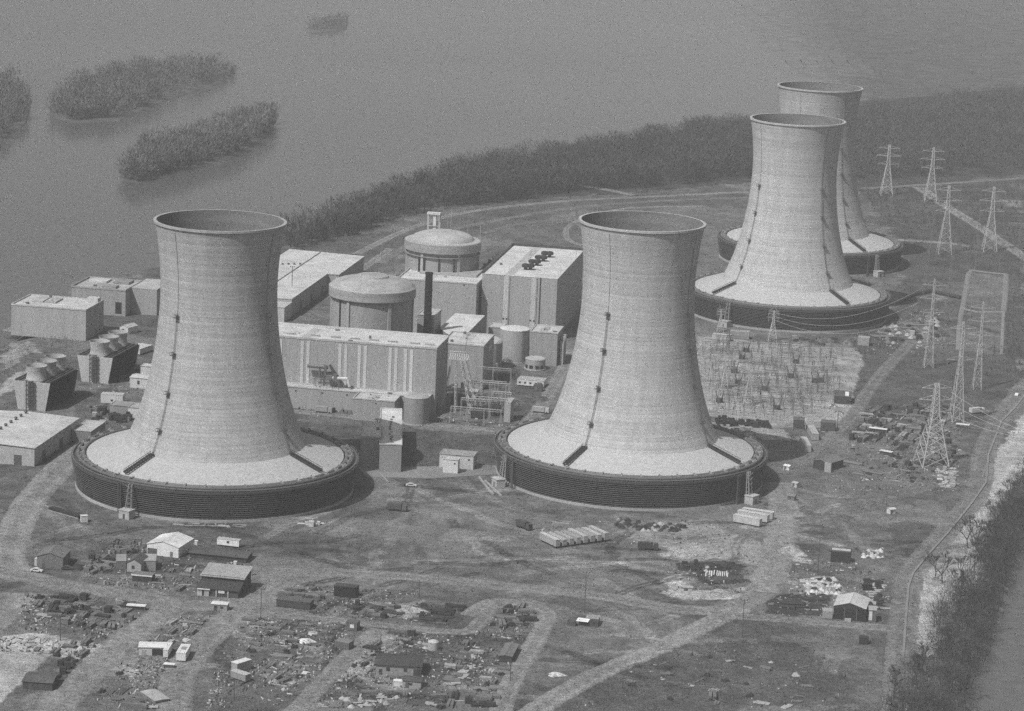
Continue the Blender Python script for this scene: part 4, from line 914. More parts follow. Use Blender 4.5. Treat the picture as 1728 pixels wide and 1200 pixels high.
for p, q, l, g_ in (((1466, 727.5), (1496, 731), 'bright long roof of a storage rack among the material rows', .72), ((1484, 766), (1504, 769.5), 'short bright storage rack in the lower material rows', .65), ((1613, 721), (1635, 723.5), 'bright low rack near the perimeter road, under the pylons', .66), ((640/3, 1029), (734/3, 1031), 'bright narrow plank rack beside the corner yard of dark junk', .72)):
    a, b = at(*p), at(*q); w_ = (b-a).length; t = thing('storage_rack', l, 'storage rack', (a.x, a.y, 0), math.atan2(b.y-a.y, b.x-a.x))
    MB().cbox(-.1, -.1, 1.5, w_+.1, 2.3, 1.75).build('roof', mat(g_, 'panel'), t); m = MB(); m.cbox(.1, .4, .1, w_-.1, 2, 1.3); m.build('load', mat(.06, 'wood'), t)
    for x in (.15, w_-.15):
        for y in (.1, 2.1): MB().cbox(x-.08, y-.08, 0, x+.08, y+.08, 1.5).build('leg', mat(.2, 'wood'), t)
# poles
for p, h, l in (((986, 1035), 16, 'tall bare pole rising behind the collapsed shed at centre'), ((1252, 1076), 14.5, 'leaning-looking wooden pole beside the diagonal dirt track'), ((440, 1044), 11.5, 'thin pole left of the black box-shaped store'), ((92, 920), 6, 'short pole behind the grey gabled shed at far left'),
                ((1380, 962), 13.5, 'pole with a crossarm at the left edge of the right yard'), ((1495, 862), 8, 'thin pole beside the small white hut in the right field'), ((1412, 733), 11.5, 'thin pole beside the dark low hut at the switchyard'), ((707, 1010), 7, 'thin pole standing at the main track in the centre'), ((395, 1178), 6.5, 'short pole in the yard under the end-on trailer'),
                ((102, 1081), 9, 'thin pole on the pale concrete pad at left'), ((222, 958), 5, 'short pole behind the gabled shed with pale front'), ((1616, 690), 7, 'short post near the perimeter road, below the narrow pylon'), ((642, 1097), 6, 'thin pole at the left end of the storehouse roof'), ((861, 1150), 8, 'thin pole in the bottom yards, right of centre')):
    pole(l, p, h, .15, 'utility_pole', 'pole', h > 9)
# ------------------------------------------------------------------ stored material, piece by piece
def proto(kind, k):
    rr = random.Random(kind+str(k)); m = MB()
    if kind == 'timber_stack':
        n = rr.randint(2, 4); l = rr.uniform(3.5, 6.5); z = 0
        for i in range(n):
            for j in range(2): m.box(rr.uniform(-.3, .3), (j-.5)*1.0+rr.uniform(-.1, .1), z, l*rr.uniform(.8, 1), .85, .28, rr.uniform(-.05, .05))
            z += .34
    elif kind == 'pipe_bundle':
        l = rr.uniform(5, 9)
        for i in range(rr.randint(3, 6)): m.bar((-l/2+rr.uniform(-.5, .5), i*.55-1, .28), (l/2+rr.uniform(-.5, .5), i*.55-1+rr.uniform(-.15, .15), .28), .26, 6)
    elif kind == 'crate':
        w_ = rr.uniform(1.2, 2.4); d = rr.uniform(1.2, 2.2); h = rr.uniform(.9, 1.9); m.box(0, 0, .1, w_, d, h); m.box(0, 0, h+.1, w_+.12, d+.12, .1)
        for x in (-w_*.3, w_*.3): m.box(x, 0, 0, .15, d+.1, h+.06)
    elif kind == 'form_panel':
        for i in range(rr.randint(1, 3)): m.box(rr.uniform(-.8, .8), rr.uniform(-.8, .8), .16*i, rr.uniform(2.4, 4.6), rr.uniform(1.2, 2.4), .14, rr.uniform(-.3, .3))
    elif kind == 'junk_heap':
        for i in range(rr.randint(6, 11)): 
            a = rr.uniform(0, 6.3); q = rr.uniform(0, 1.6); m.box(q*math.cos(a), q*math.sin(a), -.1, rr.uniform(.4, 2.4), rr.uniform(.3, 1), rr.uniform(.3, 1.5)*(1-q*.3), rr.uniform(0, 3), rr.uniform(.5, 1))
    elif kind == 'rubble_pile':
        n = 9; vs = [(0, 0, rr.uniform(.7, 1.2))]+[(rr.uniform(.4, .8)*math.cos(i*6.283/n), rr.uniform(.4, .8)*math.sin(i*6.283/n), rr.uniform(.4, .8)) for i in range(n)]+[(rr.uniform(1.0, 1.7)*math.cos(i*6.283/n), rr.uniform(1., 1.7)*math.sin(i*6.283/n), -.1) for i in range(n)]
        m.add(vs, [(0, 1+i, 1+(i+1) % n) for i in range(n)]+[(1+i, 1+n+i, 1+n+(i+1) % n, 1+(i+1) % n) for i in range(n)])
    elif kind == 'drum':
        m.lathe([(.55, 0), (.55, 1.5), (.5, 1.55)], 12, cap=True)
    elif kind == 'cable_reel':
        for y in (-.6, .6): m.bar((0, y-.06, 1.1), (0, y+.06, 1.1), 1.1, 14)
        m.bar((0, -.6, 1.1), (0, .6, 1.1), .6, 10)
    elif kind == 'plank':
        m.box(0, 0, 0, rr.uniform(4, 7), .35, .2); m.box(.4, .3, .02, rr.uniform(3, 5), .25, .2, .08)
    elif kind == 'shrub':
        for i in range(26):
            a = rr.uniform(0, 6.283); e = rr.uniform(.15, 1.4); l = rr.uniform(.6, 1.5); b = Vector((rr.uniform(-.5, .5), rr.uniform(-.5, .5), 0)); d = Vector((math.cos(a)*math.cos(e), math.sin(a)*math.cos(e), math.sin(e)))
            s_ = d.orthogonal()*.16; m.add([b-s_, b+s_, b+d*l+s_*1.5, b+d*l-s_*1.5], [(0, 1, 2, 3)])
    return m
ME = {}
def item(kind, tone):
    k = random.randint(0, 5); key = (kind, k, tone)
    if key not in ME:
        me = proto(kind, k).mesh(kind); me.materials.append(mat({'dark': .04, 'grey': .16, 'pale': .36, 'bright': .52}[tone], 'foliage' if kind == 'shrub' else 'wood' if kind in ('timber_stack', 'crate', 'plank', 'cable_reel') else 'plain')); ME[key] = me
    return ME[key]
SAY = {'timber_stack': ('stack of timber', 'timber stack'), 'pipe_bundle': ('bundle of pipes', 'pipes'), 'crate': ('wooden crate', 'crate'), 'form_panel': ('pile of flat boards', 'boards'), 'junk_heap': ('heap of scrap pieces', 'scrap heap'),
       'rubble_pile': ('little mound of rubble', 'rubble'), 'drum': ('upright drum', 'drum'), 'cable_reel': ('cable reel', 'cable reel'), 'plank': ('loose plank', 'plank'), 'shrub': ('leafless shrub', 'shrub')}
def yard(where, poly, n, mix, dirpx=None, rows=0.0, sep=2.2, scale=(.75, 1.15), jit=.12):
    n = int(n*.85); rows = rows or (3.3 if dirpx else 0); P = W(poly); xs_ = [p[0] for p in P]; ys_ = [p[1] for p in P]; done = []; tries = 0
    if dirpx: a, b = at(*dirpx[0]), at(*dirpx[1]); base = math.atan2(b.y-a.y, b.x-a.x)
    else: base = 0
    while len(done) < n and tries < n*40:
        tries += 1; x, y = random.uniform(min(xs_), max(xs_)), random.uniform(min(ys_), max(ys_))
        if rows:
            e = Vector((-math.sin(base), math.cos(base))); s_ = x*e.x+y*e.y; dl = round(s_/rows)*rows-s_+random.uniform(-.5, .5); x += e.x*dl; y += e.y*dl
        if not inpoly(np.array([x]), np.array([y]), P)[0]: continue
        if not offroad(np.array([x]), np.array([y]))[0]: continue
        if any((x-u)**2+(y-v)**2 < sep*sep for u, v in done): continue
        done.append((x, y)); kind, tone = random.choices([m[:2] for m in mix], [m[2] for m in mix])[0]
        o = bpy.data.objects.new(kind, item(kind, tone)); COL.objects.link(o); o.location = (x, y, .04)
        o.rotation_euler.z = base+random.choice((0, 0, 0, math.pi/2))+random.gauss(0, jit) if kind not in ('junk_heap', 'rubble_pile', 'shrub') else random.uniform(0, 6.28)
        s_ = random.uniform(*scale); o.scale = (s_, s_, s_*random.uniform(.85, 1.1))
        tag(o, '%s %s %s' % (tone, SAY[kind][0], where), SAY[kind][1], '%s %s items %s' % (tone, SAY[kind][1], where))
T_, P_, C_, B_, J_, U_, D_, K_, S_ = 'timber_stack', 'pipe_bundle', 'crate', 'form_panel', 'junk_heap', 'rubble_pile', 'drum', 'plank', 'shrub'
MIXA = [(J_, 'dark', 5), (T_, 'dark', 3), (C_, 'dark', 3), (T_, 'grey', 4), (B_, 'grey', 3), (B_, 'pale', 1), (C_, 'grey', 2), (K_, 'pale', 1.5), (P_, 'grey', 1.5)]
MIXB = [(T_, 'grey', 4), (B_, 'pale', 3), (K_, 'pale', 5), (T_, 'pale', 2), (K_, 'grey', 5), (B_, 'grey', 3), (J_, 'dark', 1), (B_, 'bright', .6), (P_, 'grey', 1)]
MIXC = [(T_, 'grey', 4), (T_, 'pale', 2), (P_, 'grey', 4), (P_, 'dark', 2), (C_, 'grey', 2), (C_, 'dark', 2), (J_, 'dark', 2), (K_, 'pale', 1)]
LN = ((283, 1010), (118, 1170)); LN2 = ((430, 1000), (322, 1110)); LN3 = ((632, 1067), (489, 1200))
yard('in the dark junk yard beside the left road bend', [(65, 1008), (150, 1004), (205, 1015), (240, 1045), (190, 1062), (60, 1052)], 52, MIXA, LN, 0, 2.3, (.9, 1.5))
yard('on the pale slab edge below the dark junk yard', [(5, 1075), (100, 1080), (180, 1090), (168, 1112), (80, 1106)], 34, [(B_, 'pale', 4), (B_, 'bright', 2), (K_, 'pale', 3), (T_, 'grey', 1)], LN, 0, 2.6)
yard('around the dark corner shed at bottom left', [(85, 1105), (165, 1110), (130, 1150), (95, 1165), (92, 1120)], 16, MIXA, LN, 0, 3)
yard('between the two bottom left roads', [(298, 1042), (352, 1045), (340, 1085), (322, 1088), (268, 1086), (262, 1068)], 26, MIXB, LN2, 0, 2.5)
yard('around the low plank platform at bottom left', [(165, 1130), (225, 1122), (285, 1130), (280, 1195), (175, 1195)], 16, MIXB, LN2, 0, 3, (.7, 1.1))
yard('beside the pale-roofed sheds left of the main track', [(170, 938), (195, 940), (190, 968), (160, 968), (130, 962), (150, 945)], 26, MIXA, LN, 0, 2.2)
yard('in the heap behind the pale-fronted gabled shed', [(178, 928), (200, 915), (243, 918), (243, 933), (182, 936)], 40, [(J_, 'grey', 3), (D_, 'grey', 3), (C_, 'grey', 2), (J_, 'dark', 2), (D_, 'pale', 1)], None, 0, 1.7, (.8, 1.2))
yard('in the short row beside the main track at left', [(160, 985), (205, 988), (202, 995), (158, 992)], 26, [(D_, 'dark', 3), (D_, 'grey', 3), (D_, 'pale', 1)], None, 0, 1.2, (.7, 1))
yard('on the sloping yard below the white gabled hall', [(270, 950), (330, 955), (328, 990), (285, 1000), (250, 990)], 26, MIXB, LN2, 0, 3)
yard('in the lumber rows right of the second bottom road', [(410, 1042), (515, 1046), (530, 1070), (490, 1110), (420, 1110), (395, 1080)], 37, [(K_, 'grey', 5), (T_, 'grey', 3), (K_, 'pale', 1), (B_, 'grey', 2), (J_, 'dark', 1.5)], ((400, 1050), (520, 1068)), 3.0, 2.4, jit=.05)
yard('in the littered yard left of the diagonal bottom track', [(470, 1100), (560, 1085), (545, 1110), (480, 1165), (425, 1160), (440, 1125)], 46, MIXB+[(U_, 'grey', 4), (U_, 'pale', 2)], LN3, 0, 2.2, (.6, 1.1))
yard('along the bottom edge below the storehouse', [(560, 1172), (690, 1172), (690, 1194), (545, 1194)], 34, [(B_, 'pale', 4), (U_, 'pale', 3), (T_, 'grey', 2), (J_, 'grey', 2), (K_, 'bright', 1)], None, 0, 2.2, (.6, 1.1))
yard('around the wide dark-roofed storehouse', [(560, 1110), (625, 1085), (655, 1072), (725, 1085), (735, 1098), (640, 1094), (628, 1125), (590, 1140)], 28, MIXA+[(B_, 'pale', 4), (U_, 'pale', 3)], LN3, 0, 2.4, (.6, 1.1))
yard('in the stacked rows right of the storehouse', [(786, 1085), (815, 1092), (772, 1166), (742, 1163), (760, 1125)], 28, [(T_, 'grey', 4), (T_, 'pale', 2), (P_, 'grey', 2), (J_, 'dark', 1.5), (B_, 'pale', 2)], ((742, 1130), (800, 1136)), 2.6, 2.0, jit=.06)
yard('in the stacked rows beside the long dark-sided store', [(832, 1128), (858, 1122), (835, 1180), (800, 1185), (812, 1150)], 21, [(T_, 'grey', 4), (T_, 'pale', 1), (P_, 'grey', 2), (J_, 'dark', 2)], ((742, 1130), (800, 1136)), 2.6, 2.0, jit=.06)
yard('inside the loop of the dirt road at centre', [(812, 1030), (860, 1022), (905, 1026), (915, 1038), (890, 1056), (806, 1058)], 31, [(T_, 'grey', 4), (T_, 'dark', 3), (C_, 'grey', 2), (J_, 'dark', 3), (B_, 'pale', 1.5)], None, 0, 2.0, (.8, 1.3))
yard('in the pipe yard left of the pale sand patch', [(598, 1022), (655, 1015), (672, 1030), (650, 1043), (600, 1040)], 36, [(P_, 'dark', 3), (P_, 'grey', 3), (T_, 'grey', 2), (K_, 'bright', 1), (C_, 'dark', 2)], ((600, 1040), (650, 1046)), 0, 2.0)
yard('on the dark ash field right of the pale sand patch', [(700, 1022), (785, 1024), (745, 1052), (695, 1046)], 28, [(P_, 'dark', 4), (T_, 'dark', 3), (K_, 'grey', 2)], ((690, 1030), (780, 1038)), 2.5, 2.2)
yard('beside the low dark shed by the thin pole', [(470, 995), (545, 990), (555, 1010), (530, 1020), (470, 1005)], 16, MIXA, None, 0, 3)
yard('scattered behind the row of eight freight trailers', [(905, 888), (930, 880), (958, 880), (955, 890), (918, 897)], 18, [(K_, 'pale', 3), (P_, 'grey', 3), (J_, 'grey', 2)], None, 0, 2.0)
yard('in the long spoil heap below the middle cooling tower', [(1032, 876), (1100, 882), (1150, 884), (1152, 896), (1100, 899), (1042, 890)], 70, [(U_, 'dark', 4), (U_, 'grey', 4), (U_, 'pale', 1.2), (J_, 'dark', 2)], None, 0, 1.5, (.8, 1.4))
yard('on the dark oily pit with white posts', [(1150, 952), (1240, 952), (1245, 962), (1160, 966)], 18, [(J_, 'dark', 3), (C_, 'dark', 2), (U_, 'pale', 1)], None, 0, 3)
yard('in the white rubble left of the open-fronted barn', [(1355, 978), (1402, 972), (1425, 988), (1420, 1002), (1362, 1004)], 60, [(U_, 'bright', 5), (U_, 'pale', 4), (J_, 'dark', 1.2), (B_, 'bright', 1)], None, 0, 1.5, (.6, 1.1))
yard('in the white rubble behind the black container', [(1456, 930), (1488, 928), (1490, 943), (1455, 943)], 26, [(U_, 'bright', 4), (U_, 'pale', 3), (J_, 'grey', 1)], None, 0, 1.5, (.6, 1.1))
yard('in the clutter right of the open-fronted barn', [(1455, 978), (1490, 980), (1492, 1032), (1462, 1030)], 36, [(B_, 'pale', 3), (J_, 'dark', 3), (U_, 'pale', 2), (C_, 'dark', 2), (K_, 'bright', 1)], None, 0, 2.0, (.7, 1.2))
yard('on the dark plot left of the open-fronted barn', [(1300, 1012), (1380, 1010), (1380, 1030), (1300, 1030)], 10, [(K_, 'bright', 3), (B_, 'grey', 2), (P_, 'dark', 2)], None, 0, 4)
yard('in the material rows right of the switchyard', [(1432, 690), (1600, 684), (1590, 720), (1540, 760), (1430, 745)], 130, MIXC, ((1480, 740), (1540, 690)), 5.2, 2.5, (.9, 1.5), .06)
yard('in the material rows beneath the big lattice pylon', [(1505, 740), (1590, 720), (1618, 735), (1608, 790), (1500, 800)], 95, MIXC+[(U_, 'grey', 4)], ((1480, 740), (1540, 690)), 0, 2.3, (.8, 1.3))
yard('in the lower storage plot left of the big pylon foot', [(1430, 765), (1540, 780), (1590, 800), (1580, 825), (1490, 822), (1440, 800)], 40, [(K_, 'grey', 4), (P_, 'grey', 3), (B_, 'grey', 2), (J_, 'dark', 2), (K_, 'pale', 1)], ((1440, 790), (1580, 815)), 0, 3)
yard('in the white block stacks by the perimeter road', [(1582, 792), (1612, 790), (1610, 822), (1588, 824)], 38, [(B_, 'bright', 3), (C_, 'pale', 3), (B_, 'pale', 2)], None, 0, 1.7, (.7, 1.1))
yard('in the dark row at the near edge of the switchyard', [(1206, 706), (1300, 716), (1300, 724), (1212, 718)], 60, [(D_, 'dark', 5), (C_, 'dark', 4), (D_, 'grey', 1), ('cable_reel', 'dark', 3)], None, 0, 1.5, (.9, 1.4))
yard('behind the basin rim of the middle cooling tower', [(1225, 722), (1272, 730), (1280, 745), (1245, 735)], 40, [(U_, 'pale', 4), (C_, 'pale', 2), (J_, 'grey', 2)], None, 0, 1.6, (.8, 1.3))
yard('on the rough ground right of the farther front basin', [(1480, 555), (1580, 530), (1590, 575), (1520, 590), (1490, 575)], 75, [(U_, 'grey', 4), (U_, 'pale', 2.5), (J_, 'dark', 3), (P_, 'grey', 2), (C_, 'pale', 1)], None, 0, 2.5, (1., 1.8))
yard('along the far edge of the switchyard', [(1330, 572), (1440, 572), (1445, 586), (1330, 582)], 36, [(J_, 'dark', 3), (C_, 'grey', 2), (C_, 'pale', 1), (U_, 'grey', 3)], None, 0, 2.2, (.9, 1.5))
yard('in the overgrown field at bottom right', [(1000, 1195), (1110, 1110), (1200, 1090), (1340, 1095), (1390, 1130), (1360, 1195)], 43, [(K_, 'grey', 3), (B_, 'pale', 2), (J_, 'dark', 4), (T_, 'grey', 2), (U_, 'pale', 1)], None, 0, 4, (.7, 1.3), 1)
yard('behind the left cooling tower among the drums', [(150, 690), (215, 686), (225, 715), (160, 715)], 40, [(D_, 'dark', 3), (D_, 'grey', 3), (C_, 'dark', 3), (J_, 'dark', 3), (C_, 'pale', 1)], None, 0, 2.2, (1, 1.8))
yard('at the near wall of the left-edge warehouse', [(5, 770), (100, 765), (130, 752), (60, 772), (10, 776)], 30, [(J_, 'dark', 3), (S_, 'dark', 3), (C_, 'pale', 1), (D_, 'grey', 1)], None, 0, 2, (1, 1.6))
yard('at the foot of the left tower skirt, by the shadow', [(505, 882), (540, 878), (545, 886), (512, 890)], 12, [(C_, 'bright', 2), (J_, 'grey', 2), (B_, 'bright', 2)], None, 0, 1.8, (.7, 1.2))
yard('along the ground just below the left tower basin', [(300, 884), (420, 886), (420, 890), (300, 888)], 22, [(B_, 'pale', 2), (K_, 'pale', 2), (J_, 'grey', 1)], None, 0, 2.2, (.6, 1))
yard('strung along the bottom track right of centre', [(885, 1112), (908, 1108), (880, 1165), (868, 1180), (862, 1172)], 22, [(B_, 'pale', 3), (U_, 'pale', 3), (K_, 'grey', 1)], None, 0, 1.8, (.6, 1))
yard('strung along the bottom edge of the yards', [(720, 1175), (850, 1180), (840, 1196), (720, 1196)], 14, MIXA, None, 0, 3)
yard('along the foot of the nearer turbine hall', [(500, 690), (600, 700), (640, 706), (640, 700), (510, 684)], 14, [(J_, 'grey', 3), (C_, 'pale', 2), (B_, 'pale', 3), (D_, 'dark', 1)], None, 0, 3, (.9, 1.6))
# white posts in the dark pit
for i in range(14):
    g = at(1190+i*2.9+random.uniform(-1, 1), 972+random.uniform(-2, 2)); 
    if 5 < i < 7: continue
    tag(MB().bar((0, 0, 0), (.2, random.uniform(.2, 1.0), 1.7), .22, 6).build('white_post', mat(.75, 'panel'), loc=(g.x, g.y, 0)), 'white leaning post standing in the dark oily pit', 'post', 'white posts in the dark pit')
# dark timber wall left of the tower
a, b = at(82, 862), at(132, 876); d_ = b-a; t = thing('timber_ramp', 'long black timber ramp lying left of the left cooling tower', 'ramp', (a.x, a.y, 0), math.atan2(d_.y, d_.x)); MB().cbox(0, 0, 0, d_.length, 2.6, 1.5).build('deck', mat(.04, 'wood'), t); MB().cbox(-.2, -.4, .1, d_.length+.4, -.1, .5).build('kerb_beam', mat(.3, 'wood'), t); MB().bar((-1, 1, 1), (-6, 4, .3), .2).build('boom', mat(.4, 'metal'), t)
t, r = block('site_hut', 'small white hut at the right end of the black timber ramp', 'hut', tuple(at(137, 882)), R(20), 2.6, 2, 2.6, .6, .5, 0)
for p, q, l, g_ in (((1502, 868), (1511, 867), 'small white hut in the open field at right', .68), ((1336, 822), (1344, 824), 'small pale cabin near the dirt track right of the middle tower', .5), ((1328, 844), (1340, 846), 'small grey cabin on the dirt track, below the pale cabin', .2), ((1322, 793), (1331, 795), 'bright little box in the shadow right of the middle tower', .75),
                  ((1152, 1000), (1168, 1001), 'pale cabin at the edge of the sand by the oily pit', .4), ((1012, 978), (1016, 979), 'tiny dark hut on the open dirt field', .04)):
    if g_ == .04: continue
    cabin('site_hut', l, 'hut', p, q, 2.6, 2.0, .4, g_, g_*.9, 'x', 1, True)
# vehicles
def vehicle(label, p, rz, body=.6, kind='car', group=None):
    g = at(*p); t = thing('parked_car' if kind == 'car' else 'truck', label, kind, (g.x, g.y, .03), rz, group); m = MB()
    if kind == 'car':
        pr = [(-2.3, .35), (2.3, .35), (2.3, .8), (1.2, .95), (.5, 1.45), (-1.1, 1.45), (-1.9, .95), (-2.3, .9)]; n_ = len(pr)
        m.add([(x, -.85, z) for x, z in pr]+[(x, .85, z) for x, z in pr], [tuple(range(n_)), tuple(range(n_, 2*n_))[::-1]]+[(i, n_+i, n_+(i+1) % n_, (i+1) % n_) for i in range(n_)]); m.build('body', mat(body, 'metal'), t)
        for sg in (-1, 1): m = MB(); m.add([(1.0, .87*sg, .98), (.45, .87*sg, 1.38), (-1.0, .87*sg, 1.38), (-1.6, .87*sg, .98)], [(0, 1, 2, 3)]); m.build('window', mat(.03, 'metal'), t)
        for x in (-1.45, 1.45):
            for y in (-.8, .8): MB().bar((x, y-.1, .34), (x, y+.1, .34), .34, 12).build('wheel', mat(.02, 'plain'), t)
    else:
        MB().box(3.2, 0, .5, 1.9, 2.3, 2.2, 0, .92).build('cab', mat(body, 'metal'), t); MB().box(-1, 0, .9, 6, 2.4, 2.2).build('body', mat(body*.8, 'metal'), t); MB().box(.6, 0, .5, 7.4, 1.2, .4).build('chassis', mat(.04, 'metal'), t)
        MB().box(4.12, 0, 1.7, .12, 1.9, .8).build('windscreen', mat(.03, 'metal'), t)
        for x in (-3, -1.8, 3.1):
            for y in (-1.05, 1.05): MB().bar((x, y-.15, .5), (x, y+.15, .5), .5, 12).build('wheel', mat(.02, 'plain'), t)
    return t
vehicle('white car parked in front of the bright porch at far left', (62, 965), R(-10), .7)
vehicle('dark car with a pale cab beside the grey gabled shed at far left', (114, 961), R(0), .08)
vehicle('white car on the perimeter road at the right edge', (1716, 668), R(70), .7)
vehicle('pale truck by the main kerb below the nearer turbine hall', (546, 697), R(-8), .35, 'truck')
vehicle('grey truck near the base of the left cooling tower', (670, 862), R(-10), .12, 'truck')
vehicle('dark truck on the dirt field above the row of freight trailers', (884, 892), R(-50), .08, 'truck')
vehicle('dark tractor-like truck on the open dirt field, right of the freight trailers', (1093, 928), R(0), .06, 'truck')
vehicle('pale car beside the concrete apron between the front towers', (694, 821), R(-5), .6)
vehicle('white crane truck near the perimeter road, under the pylons', (1648, 698), R(30), .7, 'truck')
vehicle('pale truck beside the basin rim at the middle tower, by the road', (912, 697), R(-9), .5, 'truck')
# ------------------------------------------------------------------ pylons, switchyard, wires
MST = mat(.5, 'metal')
def pylon(label, p, H_, bw=4.6, rz=0.0, arms=(.62, .78, .93), al=8.0, r=.2, name='transmission_pylon', group='lattice transmission pylons'):
    g = at(*p); t = thing(name, label, 'pylon', (g.x, g.y, 0), rz, group); m = MB(); m2 = MB()
    hw = lambda f: bw*(1-f/.62*.74) if f < .62 else bw*.26*(1-(f-.62)*1.4)
    fs = [0, .13, .25, .36, .46, .54, .62, .70, .78, .86, .93, 1.0]; c4 = ((-1, -1), (1, -1), (1, 1), (-1, 1))
    for f0, f1 in zip(fs, fs[1:]):
        a, b = hw(f0), hw(f1)
        for i in range(4):
            c, d = c4[i], c4[(i+1) % 4]; A = (c[0]*a, c[1]*a, f0*H_); B = (c[0]*b, c[1]*b, f1*H_); C_ = (d[0]*a, d[1]*a, f0*H_); D = (d[0]*b, d[1]*b, f1*H_)
            m.bar(A, B, r*1.5); m.bar(A, D, r*.75); m.bar(C_, B, r*.75); m.bar(B, D, r*.55)
    m.build('lattice_body', MST, t)
    for f in arms:
        m = MB(); z = f*H_; a = hw(f); l = al*(1.15 if f == arms[1] else 1)
        for sg in (-1, 1):
            for y in (-a, a): m.bar((sg*a, y, z), (sg*l, 0, z+.3), r*.8)
            m.bar((sg*a, 0, z+2.2), (sg*l, 0, z+.3), r*.7); m.bar((sg*l*.5, 0, z), (sg*l*.5, 0, z+1.3), r*.5)
        ar = m.build('cross_arm', MST, t)
        for sg in (-1, 1): MB().bar((sg*l, 0, z+.2), (sg*l, 0, z-2.0), .16, 6).build('insulator', mat(.25, 'plain'), ar)
    return t
PY = {}
PY['e'] = pylon('faint lattice pylon farthest away, right behind the farthest cooling tower', (1495, 330), 39, r=.15)
PY['f'] = pylon('faint lattice pylon right of the farthest one, behind the far road', (1569, 340), 41, r=.15)
PY['c'] = pylon('lattice pylon with three arms just below the far road', (1593, 428), 46, r=.13)
PY['d'] = pylon('lattice pylon rightmost of the far group, astride the pale diagonal road', (1669, 424), 44, r=.13)
PY['g'] = pylon('slim lattice pylon right of the switchyard, in front of the far basin', (1566, 620), 48, 2.4, r=.10, al=6.5)
PY['h'] = pylon('slim lattice pylon standing inside the pale pond outline', (1648, 657), 46, 2.2, r=.10, al=6.5)
PY['b'] = pylon('narrow tall pylon directly behind the biggest one', (1613, 712), 50, 3.0, R(12), r=.12, al=7)
PY['a'] = pylon('biggest lattice pylon in the view, straddling the material rows at right', (1571, 784), 38, 6.4, R(12), (.66, .8, .94), 7, .19)
PY['s1'] = pylon('short lattice mast at the far edge of the switchyard, before the dark louvres', (1303, 575), 17, 2.4, arms=(.75, .88, .97), al=2.6, r=.10, name='switchyard_mast', group='switchyard masts')
PY['s2'] = pylon('short lattice mast by the left end of the tower basin behind the switchyard', (1215, 560), 13, 2.0, arms=(.75, .88, .97), al=2.0, r=.09, name='switchyard_mast', group='switchyard masts')
PY['s3'] = pylon('lattice mast in the middle of the switchyard among bus frames', (1262, 684), 21, 2.2, arms=(.6, .78, .95), al=4, r=.09, name='switchyard_mast', group='switchyard masts')
PY['s4'] = pylon('lattice mast in the left part of the switchyard', (1222, 655), 15, 1.8, arms=(.6, .78, .95), al=3, r=.09, name='switchyard_mast', group='switchyard masts')
# dead end mast beside the nearer turbine hall
g = at(762, 694); t = thing('dead_end_mast', 'four-legged lattice mast leaning over the transformers right of the nearer turbine hall', 'mast', (g.x, g.y, 0), TH); m = MB()
for x, xx in ((-4.6, -1.0), (2.2, 1.0), (9.5, 3.4), (13.2, 5.4)):
    for y in (-2.6, 2.6): m.bar((x-.4, y, 0), (xx, y*.25, 26), .17); m.bar((x+.4, y, 0), (xx+.4, y*.25, 26), .13)
    for z in range(0, 24, 4): f = z/26; f2 = (z+4)/26; m.bar((x+(xx-x)*f, -2.6+1.95*f, z), (x+(xx-x)*f2, 2.6-1.95*f2, z+4), .13); m.bar((x+(xx-x)*f, 2.6-1.95*f, z), (x+(xx-x)*f2, -2.6+1.95*f2, z+4), .13)
m.build('lattice_leg', MST, t); m = MB(); m.box(2.2, 0, 25.5, 9, 1.8, .5)
for x in np.arange(-2, 7, 1.1): m.bar((x, -.8, 26), (x+1.1, .8, 29.5), .14); m.bar((x+1.1, -.8, 26), (x, .8, 29.5), .14)
m.bar((-2, 0, 29.5), (7, 0, 29.5), .2); m.build('cross_arm', MST, t); MB().bar((5.2, 0, 29.5), (6.6, 0, 38), .16).build('spire', mat(.2, 'metal'), t)
for i in range(6): MB().bar((6+i*.4, -.5, 30+i*.9), (9+i*.3, -1, 29.4+i), .13).build('insulator', mat(.2, 'plain'), t)
# gantry frames of the transformer yard
def gantry(label, p, w_, h, bays=2, rz=TH, group=None, g_=.42, r=.2, name='bus_gantry'):
    q = at(*p); t = thing(name, label, 'gantry', (q.x, q.y, 0), rz, group)
    for i in range(bays+1):
        x = w_*i/bays; m = MB()
        for s_ in (-.3, .3): m.bar((x+s_, s_*1.2, 0), (x+s_*.6, s_*.6, h), r*.7)
        for z in np.arange(0, h-1, 1.6): m.bar((x-.3, -.3, z), (x+.3, .3, z+1.6), r*.45)
        m.build('post', mat(g_, 'metal'), t)
    m = MB()
    for y in (-.35, .35): m.bar((0, y, h), (w_, y, h), r*.6); m.bar((0, y, h-1), (w_, y, h-1), r*.5)
    n_ = int(w_/1.4)
    for i in range(n_): m.bar((w_*i/n_, -.35, h-1), (w_*(i+1)/n_, .35, h), r*.4)
    m.build('beam', mat(g_, 'metal'), t)
    for i in range(bays*3): x = w_*(i+.5)/(bays*3); MB().bar((x, 0, h-1), (x, 0, h-2.6), .14, 6).build('insulator', mat(.15, 'plain'), t)
    return t
for p, w_, h, b_, l in (((760, 713), 24, 8, 3, 'steel gantry nearest the road in the transformer yard by the turbine hall'), ((788, 690), 20, 14, 3, 'steel gantry in the middle of the transformer yard by the turbine hall'), ((800, 668), 18, 15, 2, 'tall steel gantry in the transformer yard below the control building'), ((795, 706), 17, 11, 2, 'steel gantry at the right end of the transformer yard, by the pipes'), ((798, 650), 12, 12, 2, 'steel gantry against the front of the control building')):
    gantry(l, p, w_, h, b_, g_=.46, r=.15)
